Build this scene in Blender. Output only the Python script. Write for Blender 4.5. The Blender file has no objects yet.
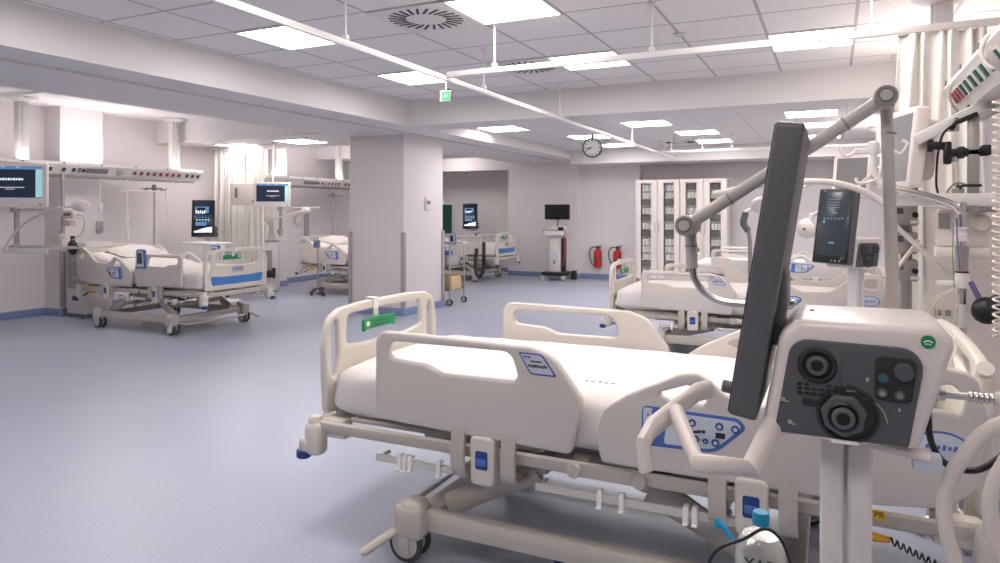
import bpy, bmesh, math, random
from mathutils import Vector, Matrix, Euler
random.seed(7)
R = math.radians
C = bpy.context.scene.collection
SC = bpy.context.scene

# ------------------------------------------------------------------ materials
def lin(c):
    return tuple((x/255/12.92 if x/255 <= .04045 else ((x/255+.055)/1.055)**2.4) for x in c) + (1.,)

MATS = {}
def mat(name, rgb, rough=.5, metal=0., spec=.5, noise=.03, nscale=30., bump=0., bscale=60., emit=None, estr=0., trans=0., alpha=1., coat=0.):
    m = bpy.data.materials.new(name); m.use_nodes = True
    nt = m.node_tree; b = nt.nodes['Principled BSDF']
    b.inputs['Roughness'].default_value = rough
    b.inputs['Metallic'].default_value = metal
    b.inputs['Specular IOR Level'].default_value = spec
    b.inputs['Transmission Weight'].default_value = trans
    b.inputs['Alpha'].default_value = alpha
    b.inputs['Coat Weight'].default_value = coat
    col = lin(rgb)
    tc = nt.nodes.new('ShaderNodeTexCoord')
    nz = nt.nodes.new('ShaderNodeTexNoise'); nz.inputs['Scale'].default_value = nscale; nz.inputs['Detail'].default_value = 3
    nt.links.new(tc.outputs['Object'], nz.inputs['Vector'])
    mx = nt.nodes.new('ShaderNodeMix'); mx.data_type = 'RGBA'
    mx.inputs[6].default_value = tuple(max(0, c*(1-noise)) for c in col[:3])+(1,)
    mx.inputs[7].default_value = tuple(min(1, c*(1+noise)) for c in col[:3])+(1,)
    nt.links.new(nz.outputs['Fac'], mx.inputs[0])
    nt.links.new(mx.outputs[2], b.inputs['Base Color'])
    if bump:
        n2 = nt.nodes.new('ShaderNodeTexNoise'); n2.inputs['Scale'].default_value = bscale; n2.inputs['Detail'].default_value = 4
        nt.links.new(tc.outputs['Object'], n2.inputs['Vector'])
        bp = nt.nodes.new('ShaderNodeBump'); bp.inputs['Strength'].default_value = bump; bp.inputs['Distance'].default_value = .02
        nt.links.new(n2.outputs['Fac'], bp.inputs['Height']); nt.links.new(bp.outputs['Normal'], b.inputs['Normal'])
    if emit:
        b.inputs['Emission Color'].default_value = lin(emit); b.inputs['Emission Strength'].default_value = estr
    MATS[name] = m
    return m

M = MATS
mat('wall_paint', (224,218,219), .55, noise=.012, nscale=2., bump=.04, bscale=200)
mat('beam_paint', (222,218,217), .6, noise=.012, nscale=2.)
mat('ceiling_plain', (224,220,222), .7, noise=.01)
mat('pilaster_paint', (226,220,221), .5, noise=.01)
mat('skirting_blue', (126,143,178), .45, noise=.04)
mat('bed_plastic', (214,208,198), .32, noise=.01)
mat('rail_plastic', (206,199,193), .34, noise=.01)
mat('frame_beige', (188,181,172), .38, noise=.02)
mat('frame_grey', (150,147,143), .45, noise=.03)
mat('sheet', (224,218,215), .85, noise=.01, bump=.10, bscale=14)
mat('dark_fabric', (52,52,55), .8, noise=.1)
mat('blue_band', (66,128,194), .4)
mat('navy', (28,62,128), .35)
mat('blue_print', (70,106,176), .4)
mat('panel_grey', (196,203,216), .4)
mat('black_plastic', (22,22,24), .4)
mat('screen_shell', (88,90,93), .42, noise=.02)
mat('panel_dark', (82,84,88), .5, noise=.02)
mat('panel_darker', (44,46,50), .4)
mat('vent_white', (226,217,212), .28, noise=.008, coat=.15)
mat('steel', (205,203,200), .25, metal=1., noise=.03)
mat('rail_steel', (214,210,205), .4, metal=.35)
mat('foil', (226,222,216), .22, metal=.55)
mat('steel_dull', (176,172,168), .42, metal=.85, noise=.04)
mat('alu_white', (220,216,214), .35, noise=.01)
mat('arm_grey', (196,189,183), .35, noise=.015)
mat('joint_grey', (150,147,145), .4, noise=.02)
mat('tyre', (60,60,62), .6)
mat('wheel_grey', (182,179,175), .4)
mat('curtain', (232,229,224), .85, noise=.02, bump=.05, bscale=300)
mat('green', (24,140,84), .45, noise=.06, nscale=60)
mat('green_dark', (18,84,66), .45)
mat('red', (190,32,38), .35)
mat('socket_red', (150,58,60), .45)
mat('yellow', (232,190,40), .45)
mat('orange', (206,150,30), .4)
mat('white_print', (238,238,236), .5)
mat('black_print', (34,32,40), .6)
mat('purple_print', (92,88,170), .5)
mat('hose_white', (218,209,203), .4, noise=.02)
mat('cable_grey', (196,190,178), .5)
mat('strap_purple', (96,90,132), .7)
mat('card', (200,172,136), .75, noise=.08, nscale=12)
mat('bin_dark', (112,108,104), .55, noise=.1, nscale=20)
mat('jar_white', (236,234,232), .4, noise=.03)
mat('teal', (20,112,128), .35)
mat('cyan_cap', (24,150,196), .3)
mat('guard_grey', (168,163,164), .45)
mat('shade_grey', (128,126,126), .5)
mat('monitor_back', (160,158,156), .5)
mat('screen_off', (24,25,24), .18)
mat('screen_grey', (124,122,123), .3)
mat('screen_navy', (30,34,46), .25, emit=(40,50,70), estr=.25)
mat('screen_slate', (38,44,49), .2, emit=(62,74,82), estr=.16)
mat('screen_dark', (14,22,34), .15, emit=(20,36,56), estr=.3)
mat('ui_white', (225,232,238), .4, emit=(215,228,238), estr=.38)
mat('ui_cyan', (160,216,220), .4, emit=(160,205,212), estr=.25)
mat('ui_blue', (88,134,178), .4, emit=(90,140,190), estr=.22)
mat('ui_dim', (110,140,160), .4, emit=(105,135,152), estr=.18)
mat('lamp_panel', (255,255,255), .5, emit=(255,248,243), estr=9.)
mat('uplight', (255,255,255), .5, emit=(255,246,240), estr=14.)
mat('uplight_soft', (255,255,255), .5, emit=(255,248,244), estr=9.)
mat('uplight_strong', (255,255,255), .5, emit=(255,244,236), estr=14.)

def glass_mat(name, tint, refl=.05):
    m = bpy.data.materials.new(name); m.use_nodes = True; nt = m.node_tree; nt.nodes.clear()
    o = nt.nodes.new('ShaderNodeOutputMaterial'); mx = nt.nodes.new('ShaderNodeMixShader')
    t = nt.nodes.new('ShaderNodeBsdfTransparent'); t.inputs[0].default_value = tint
    g = nt.nodes.new('ShaderNodeBsdfGlossy'); g.inputs['Roughness'].default_value = .05
    mx.inputs[0].default_value = refl; nt.links.new(t.outputs[0], mx.inputs[1]); nt.links.new(g.outputs[0], mx.inputs[2])
    nt.links.new(mx.outputs[0], o.inputs[0]); MATS[name] = m
glass_mat('clear_glass', (.985,.99,.99,1))
glass_mat('clear_plastic', (.93,.95,.95,1))

def floor_mat():
    m = mat('floor_vinyl', (152,160,188), .34, noise=.0, spec=.45)
    nt = m.node_tree; b = nt.nodes['Principled BSDF']
    tc = nt.nodes.new('ShaderNodeTexCoord')
    n = nt.nodes.new('ShaderNodeTexNoise'); n.inputs['Scale'].default_value = 70; n.inputs['Detail'].default_value = 5; n.inputs['Roughness'].default_value = .75
    n2 = nt.nodes.new('ShaderNodeTexNoise'); n2.inputs['Scale'].default_value = .9; n2.inputs['Detail'].default_value = 2
    nt.links.new(tc.outputs['Object'], n.inputs['Vector']); nt.links.new(tc.outputs['Object'], n2.inputs['Vector'])
    cr = nt.nodes.new('ShaderNodeValToRGB')
    cr.color_ramp.elements[0].position = .36; cr.color_ramp.elements[0].color = lin((163,168,187))
    cr.color_ramp.elements[1].position = .64; cr.color_ramp.elements[1].color = lin((177,182,200))
    nt.links.new(n.outputs['Fac'], cr.inputs[0])
    mx = nt.nodes.new('ShaderNodeMix'); mx.data_type = 'RGBA'; mx.blend_type = 'MULTIPLY'; mx.inputs[0].default_value = .12
    nt.links.new(cr.outputs[0], mx.inputs[6]); nt.links.new(n2.outputs['Color'], mx.inputs[7])
    nt.links.new(mx.outputs[2], b.inputs['Base Color'])
    mr = nt.nodes.new('ShaderNodeMapRange'); mr.inputs[3].default_value = .28; mr.inputs[4].default_value = .42
    nt.links.new(n2.outputs['Fac'], mr.inputs[0]); nt.links.new(mr.outputs[0], b.inputs['Roughness'])
floor_mat()

def tile_mat(name, rgb, line, ox, oy, pitch=.6, w=.011):
    m = mat(name, rgb, .7, noise=.0)
    nt = m.node_tree; b = nt.nodes['Principled BSDF']
    tc = nt.nodes.new('ShaderNodeTexCoord'); sp = nt.nodes.new('ShaderNodeSeparateXYZ')
    nt.links.new(tc.outputs['Object'], sp.inputs[0])
    outs = []
    for ax, o in ((0, ox), (1, oy)):
        a = nt.nodes.new('ShaderNodeMath'); a.operation = 'SUBTRACT'; a.inputs[1].default_value = o - pitch/2
        q = nt.nodes.new('ShaderNodeMath'); q.operation = 'FLOORED_MODULO'; q.inputs[1].default_value = pitch
        s = nt.nodes.new('ShaderNodeMath'); s.operation = 'SUBTRACT'; s.inputs[1].default_value = pitch/2
        ab = nt.nodes.new('ShaderNodeMath'); ab.operation = 'ABSOLUTE'
        lt = nt.nodes.new('ShaderNodeMath'); lt.operation = 'LESS_THAN'; lt.inputs[1].default_value = w
        nt.links.new(sp.outputs[ax], a.inputs[0]); nt.links.new(a.outputs[0], q.inputs[0]); nt.links.new(q.outputs[0], s.inputs[0])
        nt.links.new(s.outputs[0], ab.inputs[0]); nt.links.new(ab.outputs[0], lt.inputs[0]); outs.append(lt)
    mxx = nt.nodes.new('ShaderNodeMath'); mxx.operation = 'MAXIMUM'
    nt.links.new(outs[0].outputs[0], mxx.inputs[0]); nt.links.new(outs[1].outputs[0], mxx.inputs[1])
    mx = nt.nodes.new('ShaderNodeMix'); mx.data_type = 'RGBA'
    mx.inputs[6].default_value = lin(rgb); mx.inputs[7].default_value = lin(line)
    nt.links.new(mxx.outputs[0], mx.inputs[0]); nt.links.new(mx.outputs[2], b.inputs['Base Color'])
tile_mat('ceiling_tile', (230,226,224), (178,173,172), -4.06, 3.86)
tile_mat('ceiling_tile_far', (224,220,219), (202,198,197), -4.06, 3.86)

# ------------------------------------------------------------------ mesh building
def catmull(pts, n=6, closed=False):
    P = [Vector(p) for p in pts]
    if len(P) < 3 or n <= 1: return P
    out = []; N = len(P)
    rng = range(N if closed else N-1)
    for i in rng:
        p0 = P[(i-1) % N] if (closed or i > 0) else P[0]*2-P[1]
        p1 = P[i]; p2 = P[(i+1) % N]
        p3 = P[(i+2) % N] if (closed or i+2 < N) else P[-1]*2-P[-2]
        for k in range(n):
            t = k/n
            out.append(.5*((2*p1)+(p2-p0)*t+(2*p0-5*p1+4*p2-p3)*t*t+(3*p1-p0-3*p2+p3)*t**3))
    if not closed: out.append(P[-1])
    return out

def rpoly(pts, seg=5):
    """[(x,y,r)] -> outline with rounded corners"""
    out = []; N = len(pts)
    for i in range(N):
        x, y = pts[i][:2]; r = pts[i][2] if len(pts[i]) > 2 else 0
        p = Vector((x, y)); a = Vector(pts[i-1][:2]); b = Vector(pts[(i+1) % N][:2])
        if r <= 0: out.append((x, y)); continue
        d1 = (a-p); d2 = (b-p); l1 = d1.length; l2 = d2.length
        d1.normalize(); d2.normalize()
        ang = d1.angle(d2)
        if ang > R(176): out.append((x, y)); continue
        t = min(r/math.tan(ang/2), l1*.49, l2*.49); rr = t*math.tan(ang/2)
        bis = (d1+d2).normalized(); c = p+bis*(rr/math.sin(ang/2))
        s = p+d1*t; e = p+d2*t
        a0 = math.atan2(s.y-c.y, s.x-c.x); a1 = math.atan2(e.y-c.y, e.x-c.x)
        da = (a1-a0+math.pi) % (2*math.pi)-math.pi
        for k in range(seg+1):
            q = a0+da*k/seg
            out.append((c.x+rr*math.cos(q), c.y+rr*math.sin(q)))
    return out

def frame(ox, oy, oz, a, b):
    """matrix: local x->a, y->b, z->a x b"""
    a = Vector(a).normalized(); b = Vector(b); b = (b-a*b.dot(a)).normalized(); c = a.cross(b)
    m = Matrix((a, b, c)).transposed().to_4x4(); m.translation = (ox, oy, oz)
    return m
XZ = lambda x, y, z: frame(x, y, z, (1,0,0), (0,0,1))      # front faces -y
YZ = lambda x, y, z: frame(x, y, z, (0,-1,0), (0,0,1))     # front faces -x
YZp = lambda x, y, z: frame(x, y, z, (0,1,0), (0,0,1))     # front faces +x
XY = lambda x, y, z: frame(x, y, z, (1,0,0), (0,1,0))

class MB:
    def __init__(s): s.bm = bmesh.new(); s.mi = 0; s.slots = []
    def use(s, m):
        if m not in s.slots: s.slots.append(m)
        s.mi = s.slots.index(m); return s
    def _add(s, t, M_=None):
        if M_ is not None: t.transform(M_)
        for f in t.faces: f.material_index = s.mi
        me = bpy.data.meshes.new('t'); t.to_mesh(me); t.free(); s.bm.from_mesh(me); bpy.data.meshes.remove(me)
        return s
    def box(s, c, d, bev=0, rot=None, M_=None, seg=2):
        t = bmesh.new(); bmesh.ops.create_cube(t, size=1)
        bmesh.ops.scale(t, vec=d, verts=t.verts)
        if bev: bmesh.ops.bevel(t, geom=t.edges[:], offset=min(bev, min(d)*.49), segments=seg, affect='EDGES', profile=.5)
        m = Matrix.Translation(c)
        if rot: m = m @ Euler(rot).to_matrix().to_4x4()
        return s._add(t, (M_ @ m) if M_ is not None else m)
    def tube(s, pts, r, seg=8, n=1, closed=False, M_=None, flat=None):
        P = catmull(pts, n, closed) if n > 1 else [Vector(p) for p in pts]
        N = len(P); t = bmesh.new(); rings = []
        rr = r if isinstance(r, (list, tuple)) else None
        prev = None
        for i, p in enumerate(P):
            if closed: d = P[(i+1) % N]-P[i-1]
            else: d = (P[min(i+1, N-1)]-P[max(i-1, 0)])
            d = d.normalized() if d.length else Vector((0,0,1))
            if prev is None:
                up = Vector((0,0,1)) if abs(d.z) < .9 else Vector((1,0,0))
                x = d.cross(up).normalized()
            else:
                x = (prev-d*prev.dot(d))
                x = x.normalized() if x.length > 1e-6 else d.orthogonal().normalized()
            prev = x; y = d.cross(x)
            q = r if rr is None else (lambda f: rr[min(int(f), len(rr)-1)]*(1-f % 1)+rr[min(int(f)+1, len(rr)-1)]*(f % 1))(i/(N-1)*(len(rr)-1))
            fx, fy = flat if flat else (1, 1)
            rings.append([t.verts.new(p+(x*math.cos(2*math.pi*k/seg)*fx+y*math.sin(2*math.pi*k/seg)*fy)*q) for k in range(seg)])
        for i in range(N if closed else N-1):
            a = rings[i]; b = rings[(i+1) % N]
            for k in range(seg): t.faces.new((a[k], a[(k+1) % seg], b[(k+1) % seg], b[k]))
        if not closed:
            t.faces.new(rings[0][::-1]); t.faces.new(rings[-1])
        bmesh.ops.recalc_face_normals(t, faces=t.faces[:])
        return s._add(t, M_)
    def cyl(s, p0, p1, r, r1=None, seg=16):
        return s.tube([p0, p1], [r, r if r1 is None else r1], seg)
    def lathe(s, prof, o=(0,0,0), ax=(0,0,1), seg=20):
        z = Vector(ax).normalized(); x = z.orthogonal().normalized(); y = z.cross(x); o = Vector(o)
        t = bmesh.new(); rings = []
        for r, h in prof:
            rings.append([t.verts.new(o+z*h+(x*math.cos(2*math.pi*k/seg)+y*math.sin(2*math.pi*k/seg))*max(r, 1e-4)) for k in range(seg)])
        for a, b in zip(rings, rings[1:]):
            for k in range(seg): t.faces.new((a[k], a[(k+1) % seg], b[(k+1) % seg], b[k]))
        t.faces.new(rings[0][::-1]); t.faces.new(rings[-1])
        bmesh.ops.recalc_face_normals(t, faces=t.faces[:])
        return s._add(t)
    def sphere(s, c, r, sc=(1,1,1), seg=16):
        t = bmesh.new(); bmesh.ops.create_uvsphere(t, u_segments=seg, v_segments=seg//2, radius=r)
        return s._add(t, Matrix.Translation(c) @ Matrix.Diagonal((*sc, 1)))
    def panel(s, outline, holes, th, bev, M_, seg=3):
        """flat board with holes and softened edges; outline in the local xy plane of M_"""
        cu = bpy.data.curves.new('c', 'CURVE'); cu.dimensions = '2D'; cu.fill_mode = 'BOTH'
        def area(p): return sum(p[i-1][0]*p[i][1]-p[i][0]*p[i-1][1] for i in range(len(p)))
        for k, pts in enumerate([outline]+list(holes)):
            pts = [(p[0], p[1]) for p in pts]
            if (area(pts) > 0) != (k == 0): pts = pts[::-1]
            sp = cu.splines.new('POLY'); sp.points.add(len(pts)-1); sp.use_cyclic_u = True
            for q, p in zip(sp.points, pts): q.co = (p[0], p[1], 0, 1)
        cu.extrude = max(th/2-bev, 1e-4); cu.bevel_depth = bev; cu.bevel_resolution = seg; cu.offset = -bev
        ob = bpy.data.objects.new('c', cu); C.objects.link(ob)
        dg = bpy.context.evaluated_depsgraph_get()
        me = bpy.data.meshes.new_from_object(ob.evaluated_get(dg))
        bpy.data.objects.remove(ob); bpy.data.curves.remove(cu)
        t = bmesh.new(); t.from_mesh(me); bpy.data.meshes.remove(me)
        bmesh.ops.remove_doubles(t, verts=t.verts[:], dist=1e-5)
        bmesh.ops.recalc_face_normals(t, faces=t.faces[:])
        return s._add(t, M_)
    def text(s, txt, size, M_, depth=.0006):
        cu = bpy.data.curves.new('f', 'FONT'); cu.body = txt; cu.size = size; cu.align_x = 'CENTER'; cu.align_y = 'CENTER'; cu.extrude = depth
        ob = bpy.data.objects.new('f', cu); C.objects.link(ob)
        dg = bpy.context.evaluated_depsgraph_get()
        me = bpy.data.meshes.new_from_object(ob.evaluated_get(dg))
        bpy.data.objects.remove(ob); bpy.data.curves.remove(cu)
        t = bmesh.new(); t.from_mesh(me); bpy.data.meshes.remove(me)
        return s._add(t, M_)
    def grid(s, nu, nv, fn):
        t = bmesh.new(); V = [[t.verts.new(fn(i/nu, j/nv)) for j in range(nv+1)] for i in range(nu+1)]
        for i in range(nu):
            for j in range(nv): t.faces.new((V[i][j], V[i+1][j], V[i+1][j+1], V[i][j+1]))
        return s._add(t)
    def build(s, name, m=None, parent=None, loc=None, angle=35, mods=None):
        me = bpy.data.meshes.new(name); s.bm.to_mesh(me); s.bm.free()
        if m: me.materials.append(M[m])
        else:
            for k in s.slots: me.materials.append(M[k])
        for p in me.polygons: p.use_smooth = True
        me.set_sharp_from_angle(angle=R(angle))
        o = bpy.data.objects.new(name, me); C.objects.link(o)
        if parent: o.parent = parent
        if loc: o.location = loc
        return o

def thing(name, label, cat, loc=(0,0,0), rz=0, group=None):
    o = bpy.data.objects.new(name, None); C.objects.link(o); o.empty_display_size = .1
    o.location = loc; o.rotation_euler = (0, 0, rz); o['label'] = label; o['category'] = cat
    if group: o['group'] = group
    return o
def tag(o, label, cat, group=None):
    o['label'] = label; o['category'] = cat
    if group: o['group'] = group
    return o
def struct(o, label=None):
    o['kind'] = 'structure'
    if label: o['label'] = label
    return o
def dup(root, loc=None, rz=None, label=None, group=None):
    def rec(o, p):
        c = o.copy(); C.objects.link(c); c.parent = p
        for ch in [x for x in o.children]: rec(ch, c)
        return c
    r = rec(root, root.parent)
    if loc is not None: r.location = loc
    if rz is not None: r.rotation_euler = (0, 0, rz)
    if label: r['label'] = label
    if group: r['group'] = group
    return r
def sbox(name, x0, x1, y0, y1, z0, z1, m, bev=0):
    return struct(MB().box(((x0+x1)/2, (y0+y1)/2, (z0+z1)/2), (x1-x0, y1-y0, z1-z0), bev).build(name, m))

# ------------------------------------------------------------------ the room
XL, XR, YB, YF = -9.6, 1.3, -3.0, 13.9
CZ, CZ2, SZ = 2.745, 2.60, 2.456
sbox('floor', XL-.2, XR+.2, YB-.2, 14.9, -.1, 0, 'floor_vinyl')
sbox('ceiling_ward', -4.72, XR, YB, 7.23, CZ, CZ+.1, 'ceiling_tile')
sbox('ceiling_rear', -4.72, XR, 7.69, 14.6, CZ2, CZ2+.1, 'ceiling_tile_far')
sbox('ceiling_bays', XL, -6.16, YB, 14.7, 2.80, 2.90, 'ceiling_plain')
sbox('ceiling_beam', -5.12, -4.72, YB, 13.88, SZ-.012, 2.9, 'beam_paint')
sbox('ceiling_soffit', -6.16, -5.135, YB, 13.88, SZ-.03, 2.9, 'beam_paint')
sbox('ceiling_crossbeam', -4.72, XR, 7.23, 7.69, SZ-.016, 2.9, 'beam_paint')
sbox('ceiling_crossbeam_rear', -4.72, XR, 13.1, 13.9, 2.33, 2.7, 'beam_paint')
sbox('ceiling_bay_soffit', XL, -6.16, 7.55, 9.05, SZ, 2.8, 'ceiling_plain')
sbox('ceiling_bay_soffit_rear', XL, -6.16, 11.3, 12.2, SZ, 2.8, 'ceiling_plain')
sbox('wall_left', XL-.12, XL, YB, 14.8, 0, 2.9, 'wall_paint')
sbox('wall_right', XR, XR+.12, YB, 14.6, 0, 2.9, 'wall_paint')
sbox('wall_front', XL, XR, YB-.12, YB, 0, 2.9, 'monitor_back')
sbox('wall_rear_panel', -6.42, -4.80, 13.84, 14.0, 0, 2.9, 'wall_paint')
sbox('wall_rear', -4.80, -3.53, 13.9, 14.05, 0, 2.6, 'wall_paint')
sbox('wall_rear_alcove', -3.53, XR, 14.15, 14.3, 0, 2.6, 'wall_paint')
sbox('wall_alcove_side', -3.58, -3.53, 14.05, 14.2, 0, 2.6, 'wall_paint')
sbox('wall_rear_recess', XL, -6.2, 14.55, 14.7, 0, 2.8, 'wall_paint')
sbox('wall_recess_side', -6.42, -6.35, 14.0, 14.6, 0, 2.9, 'wall_paint')
sbox('wall_recess_header', XL, -6.42, 13.84, 13.98, 2.30, 2.8, 'pilaster_paint')
for i, (y0, y1) in enumerate(((5.84, 6.44), (9.47, 10.1))):
    sbox('wall_pilaster_%d' % (i+1), XL, -9.27, y0, y1, 0, 2.8, 'pilaster_paint')
    sbox('trim_%d' % (i+1), -9.275, -9.255, y0-.005, y0+.06, .12, 1.13, 'guard_grey', .003)
col = sbox('column', -6.05, -5.17, 7.83, 8.86, 0, SZ+.01, 'wall_paint', .004)
for i, (x, y) in enumerate(((-6.04, 7.835), (-5.175, 7.835), (-5.175, 8.85))):
    sbox('trim_%d' % (i+3), x-.028, x+.028, y-.028, y+.028, .1, 1.115, 'guard_grey', .004)
# blue coved skirting
def skirt(name, x0, x1, y0, y1): sbox(name, x0, x1, y0, y1, 0, .10, 'skirting_blue', .003)
skirt('baseboard_left', XL, XL+.015, YB, 14.55)
skirt('baseboard_rear_panel', -6.42, -4.79, 13.825, 13.84)
skirt('baseboard_rear', -4.80, -3.53, 13.885, 13.9)
skirt('baseboard_recess', XL, -6.4, 14.535, 14.55)
skirt('baseboard_alcove', -3.53, XR, 14.135, 14.15)
skirt('baseboard_right', XR-.015, XR, YB, 14.1)
skirt('baseboard_column', -6.065, -5.155, 7.815, 8.875)
for i, (y0, y1) in enumerate(((5.84, 6.44), (9.47, 10.1))): skirt('baseboard_pilaster_%d' % (i+1), XL, -9.255, y0-.015, y1+.015)

# ------------------------------------------------------------------ ceiling lights
def ceiling_light(x, y, z, label, group, sx=.6, sy=.6):
    t = thing('ceiling_light', label, 'light', (x, y, z), 0, group)
    o = rpoly([(-sx/2, -sy/2), (sx/2, -sy/2), (sx/2, sy/2), (-sx/2, sy/2)])
    w = .013
    h = [(-sx/2+w, -sy/2+w), (sx/2-w, -sy/2+w), (sx/2-w, sy/2-w), (-sx/2+w, sy/2-w)]
    MB().panel(o, [h], .014, .002, Matrix.Translation((0, 0, -.008)), 1).build('frame', 'alu_white', t)
    MB().box((0, 0, -.005), (sx-2*w, sy-2*w, .006)).build('diffuser', 'lamp_panel', t)
    return t
G1 = 'square light panels in the main ceiling'
cx = lambda k: -4.06+.6*k+.3
cy = lambda k: 3.86+.6*k+.3
front = [(0,0,'square ceiling light panel nearest the left beam, large one in the front row'),
         (3,0,'square ceiling light panel cut by the top edge beside the round diffuser'),
         (0,3,'square ceiling light panel beside the hanging exit sign'),
         (3,3,'square ceiling light panel partly hidden behind the cross curtain rail'),
         (6,3,'square ceiling light panel above the tall dark screen near the curtain')]
for kx, ky, lb in front: ceiling_light(cx(kx), cy(ky), CZ, lb, G1)
G0 = 'light panels overhead out of the picture'
for kx, ky in ((6,0),(0,-3),(3,-3),(6,-3),(0,-7),(3,-7),(6,-7)):
    ceiling_light(cx(kx), cy(ky), CZ, 'square ceiling light panel overhead in the front of the ward', G0)
G2 = 'square light panels in the lower rear ceiling'
for x, y, lb in ((-4.33,9.15,'rear ceiling light panel just past the cross beam above the pillar'),
                 (-2.3,9.45,'rear ceiling light panel first of the middle row behind the cross beam'),
                 (-.25,9.35,'rear ceiling light panel directly above the top of the dark screen'),
                 (-3.55,10.75,'rear ceiling light panel right behind the hanging clock'),
                 (-1.87,10.85,'rear ceiling light panel second of the middle row'),
                 (-.2,10.6,'rear ceiling light panel right of the dark screen, second of its row'),
                 (-3.55,12.3,'rear ceiling light panel furthest back beyond the clock'),
                 (-1.85,12.3,'rear ceiling light panel furthest back above the glass cabinets'),
                 (-.2,12.3,'rear ceiling light panel right of the dark screen, furthest of its row')):
    ceiling_light(x, y, CZ2, lb, G2)
G3 = 'light panels in the soffit over the left bays'
for x, y, lb in ((-8.57,8.3,'soffit light panel above the bunched curtain on the left'),
                 (-7.25,8.2,'soffit light panel nearest the pillar on the left')):
    ceiling_light(x, y, SZ, lb, G3)

G4 = 'added unseen light panels brightening the left bays'
for x, y in ((-7.6, 3.0), (-7.6, 5.6), (-7.6, 10.2), (-7.6, 13.1)):  # out-of-view panels added to brighten the left bays and rear recess
    ceiling_light(x, y, 2.80, 'unseen light panel added above the soffit to brighten the left bays', G4)
def diffuser(x, y, z, label):
    t = thing('air_diffuser', label, 'air vent', (x, y, z), 0, 'round swirl air diffusers')
    MB().box((0,0,-.006), (.595,.595,.012), .002).build('plate', 'alu_white', t)
    s = MB()
    for k in range(24):
        a = 2*math.pi*k/24
        s.box((math.cos(a)*.2, math.sin(a)*.2, -.0135), (.12, .017, .004), 0, (0, 0, a+.25))
    s.build('slots', 'black_print', t)
diffuser(cx(2), cy(0), CZ, 'round slotted air diffuser at the top beside the cut-off light panel')
diffuser(cx(2), cy(3), CZ, 'round slotted air diffuser half hidden by the cross curtain rail')
diffuser(-2.4, 12.2, CZ2, 'small distant round slotted air diffuser in the rear ceiling')

# ------------------------------------------------------------------ curtain rails
def rail(name, p0, p1, rods, ztop, label, w=.03, cap=True):
    t = thing(name, label, 'curtain rail', (0, 0, 0))
    p0 = Vector(p0); p1 = Vector(p1); d = p1-p0
    tilt = math.atan2(p0.z-p1.z, abs(d.y)) if abs(d.y) > abs(d.x) else 0
    MB().box((p0+p1)/2, (w if abs(d.x) < abs(d.y) else abs(d.x), w if abs(d.y) < abs(d.x) else abs(d.y), .04), .004, (-tilt, 0, 0)).build('track', 'alu_white', t)
    for f in rods:
        q = p0+d*f
        zc = CZ2 if (q.y > 7.7 and q.x > -4.7) else ztop
        r = MB(); r.cyl((q.x, q.y, q.z+.02), (q.x, q.y, zc), .008, seg=10)
        r.lathe([(.03, 0), (.03, -.008), (.012, -.02)], (q.x, q.y, zc), seg=12)
        r.box((q.x, q.y, q.z+.035), (.035, .035, .03), .004)
        r.build('drop_rod', 'alu_white', t)
    return t
RZ = 2.41
rail('curtain_rail', (-2.605, -1.0, RZ), (-2.605, 13.05, RZ-.06), (.308, .437, .562, .77, .925), CZ, 'long white curtain rail running from the top left past the clock to the rear')
rail('curtain_rail', (-2.585, 4.5, RZ), (.95, 4.5, RZ), (.11, .43, .786), CZ, 'white curtain rail crossing the ceiling towards the hanging curtain')
rail('curtain_rail', (-2.585, 11.4, RZ-.05), (.9, 11.4, RZ-.05), (.06, .2, .33, .62), CZ2, 'thin distant white curtain rail crossing above the glass cabinets')
rail('curtain_rail', (-9.5, 4.0, 2.52), (-6.3, 4.0, 2.52), (.2, .9), 2.8, 'short white curtain rail above the screen at the left edge')
rail('curtain_rail', (-9.5, 8.4, 2.43), (-8.0, 8.4, 2.43), (), SZ, 'white curtain rail under the soffit over the bunched left curtain')

def curtain(x0, x1, y, z0, z1, label, folds=9, amp=.05, flare=0., rz=0):
    def f(u, v):
        x = x0+(x1-x0)*u - flare*(1-v)*(1-u)
        a = amp*(.55+.45*(1-v))
        yy = y+a*math.sin(u*folds*2*math.pi)+a*.35*math.sin(u*folds*4.7+1.3)
        return (x+.012*math.sin(v*5+u*20), yy, z0+(z1-z0)*v)
    m = MB().grid(folds*14, 14, f)
    o = m.build('curtain', 'curtain')
    sd = o.modifiers.new('s', 'SOLIDIFY'); sd.thickness = .004
    return tag(o, label, 'curtain', 'cubicle curtains')
curtain(.34, .74, 4.5, .35, 2.388, 'cream cubicle curtain bunched at the right under the cross rail', 6, .028, .09)
curtain(-9.3, -8.18, 8.4, .06, 2.41, 'cream cubicle curtain bunched between the two left bays', 11, .045)
curtain(-9.4, -8.6, 12.05, .1, 2.45, 'cream cubicle curtain beyond the second left bay', 7, .05)
curtain(.6, 1.2, 8.6, .2, 2.37, 'cream cubicle curtain against the right wall behind the monitors', 6, .05)

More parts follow.
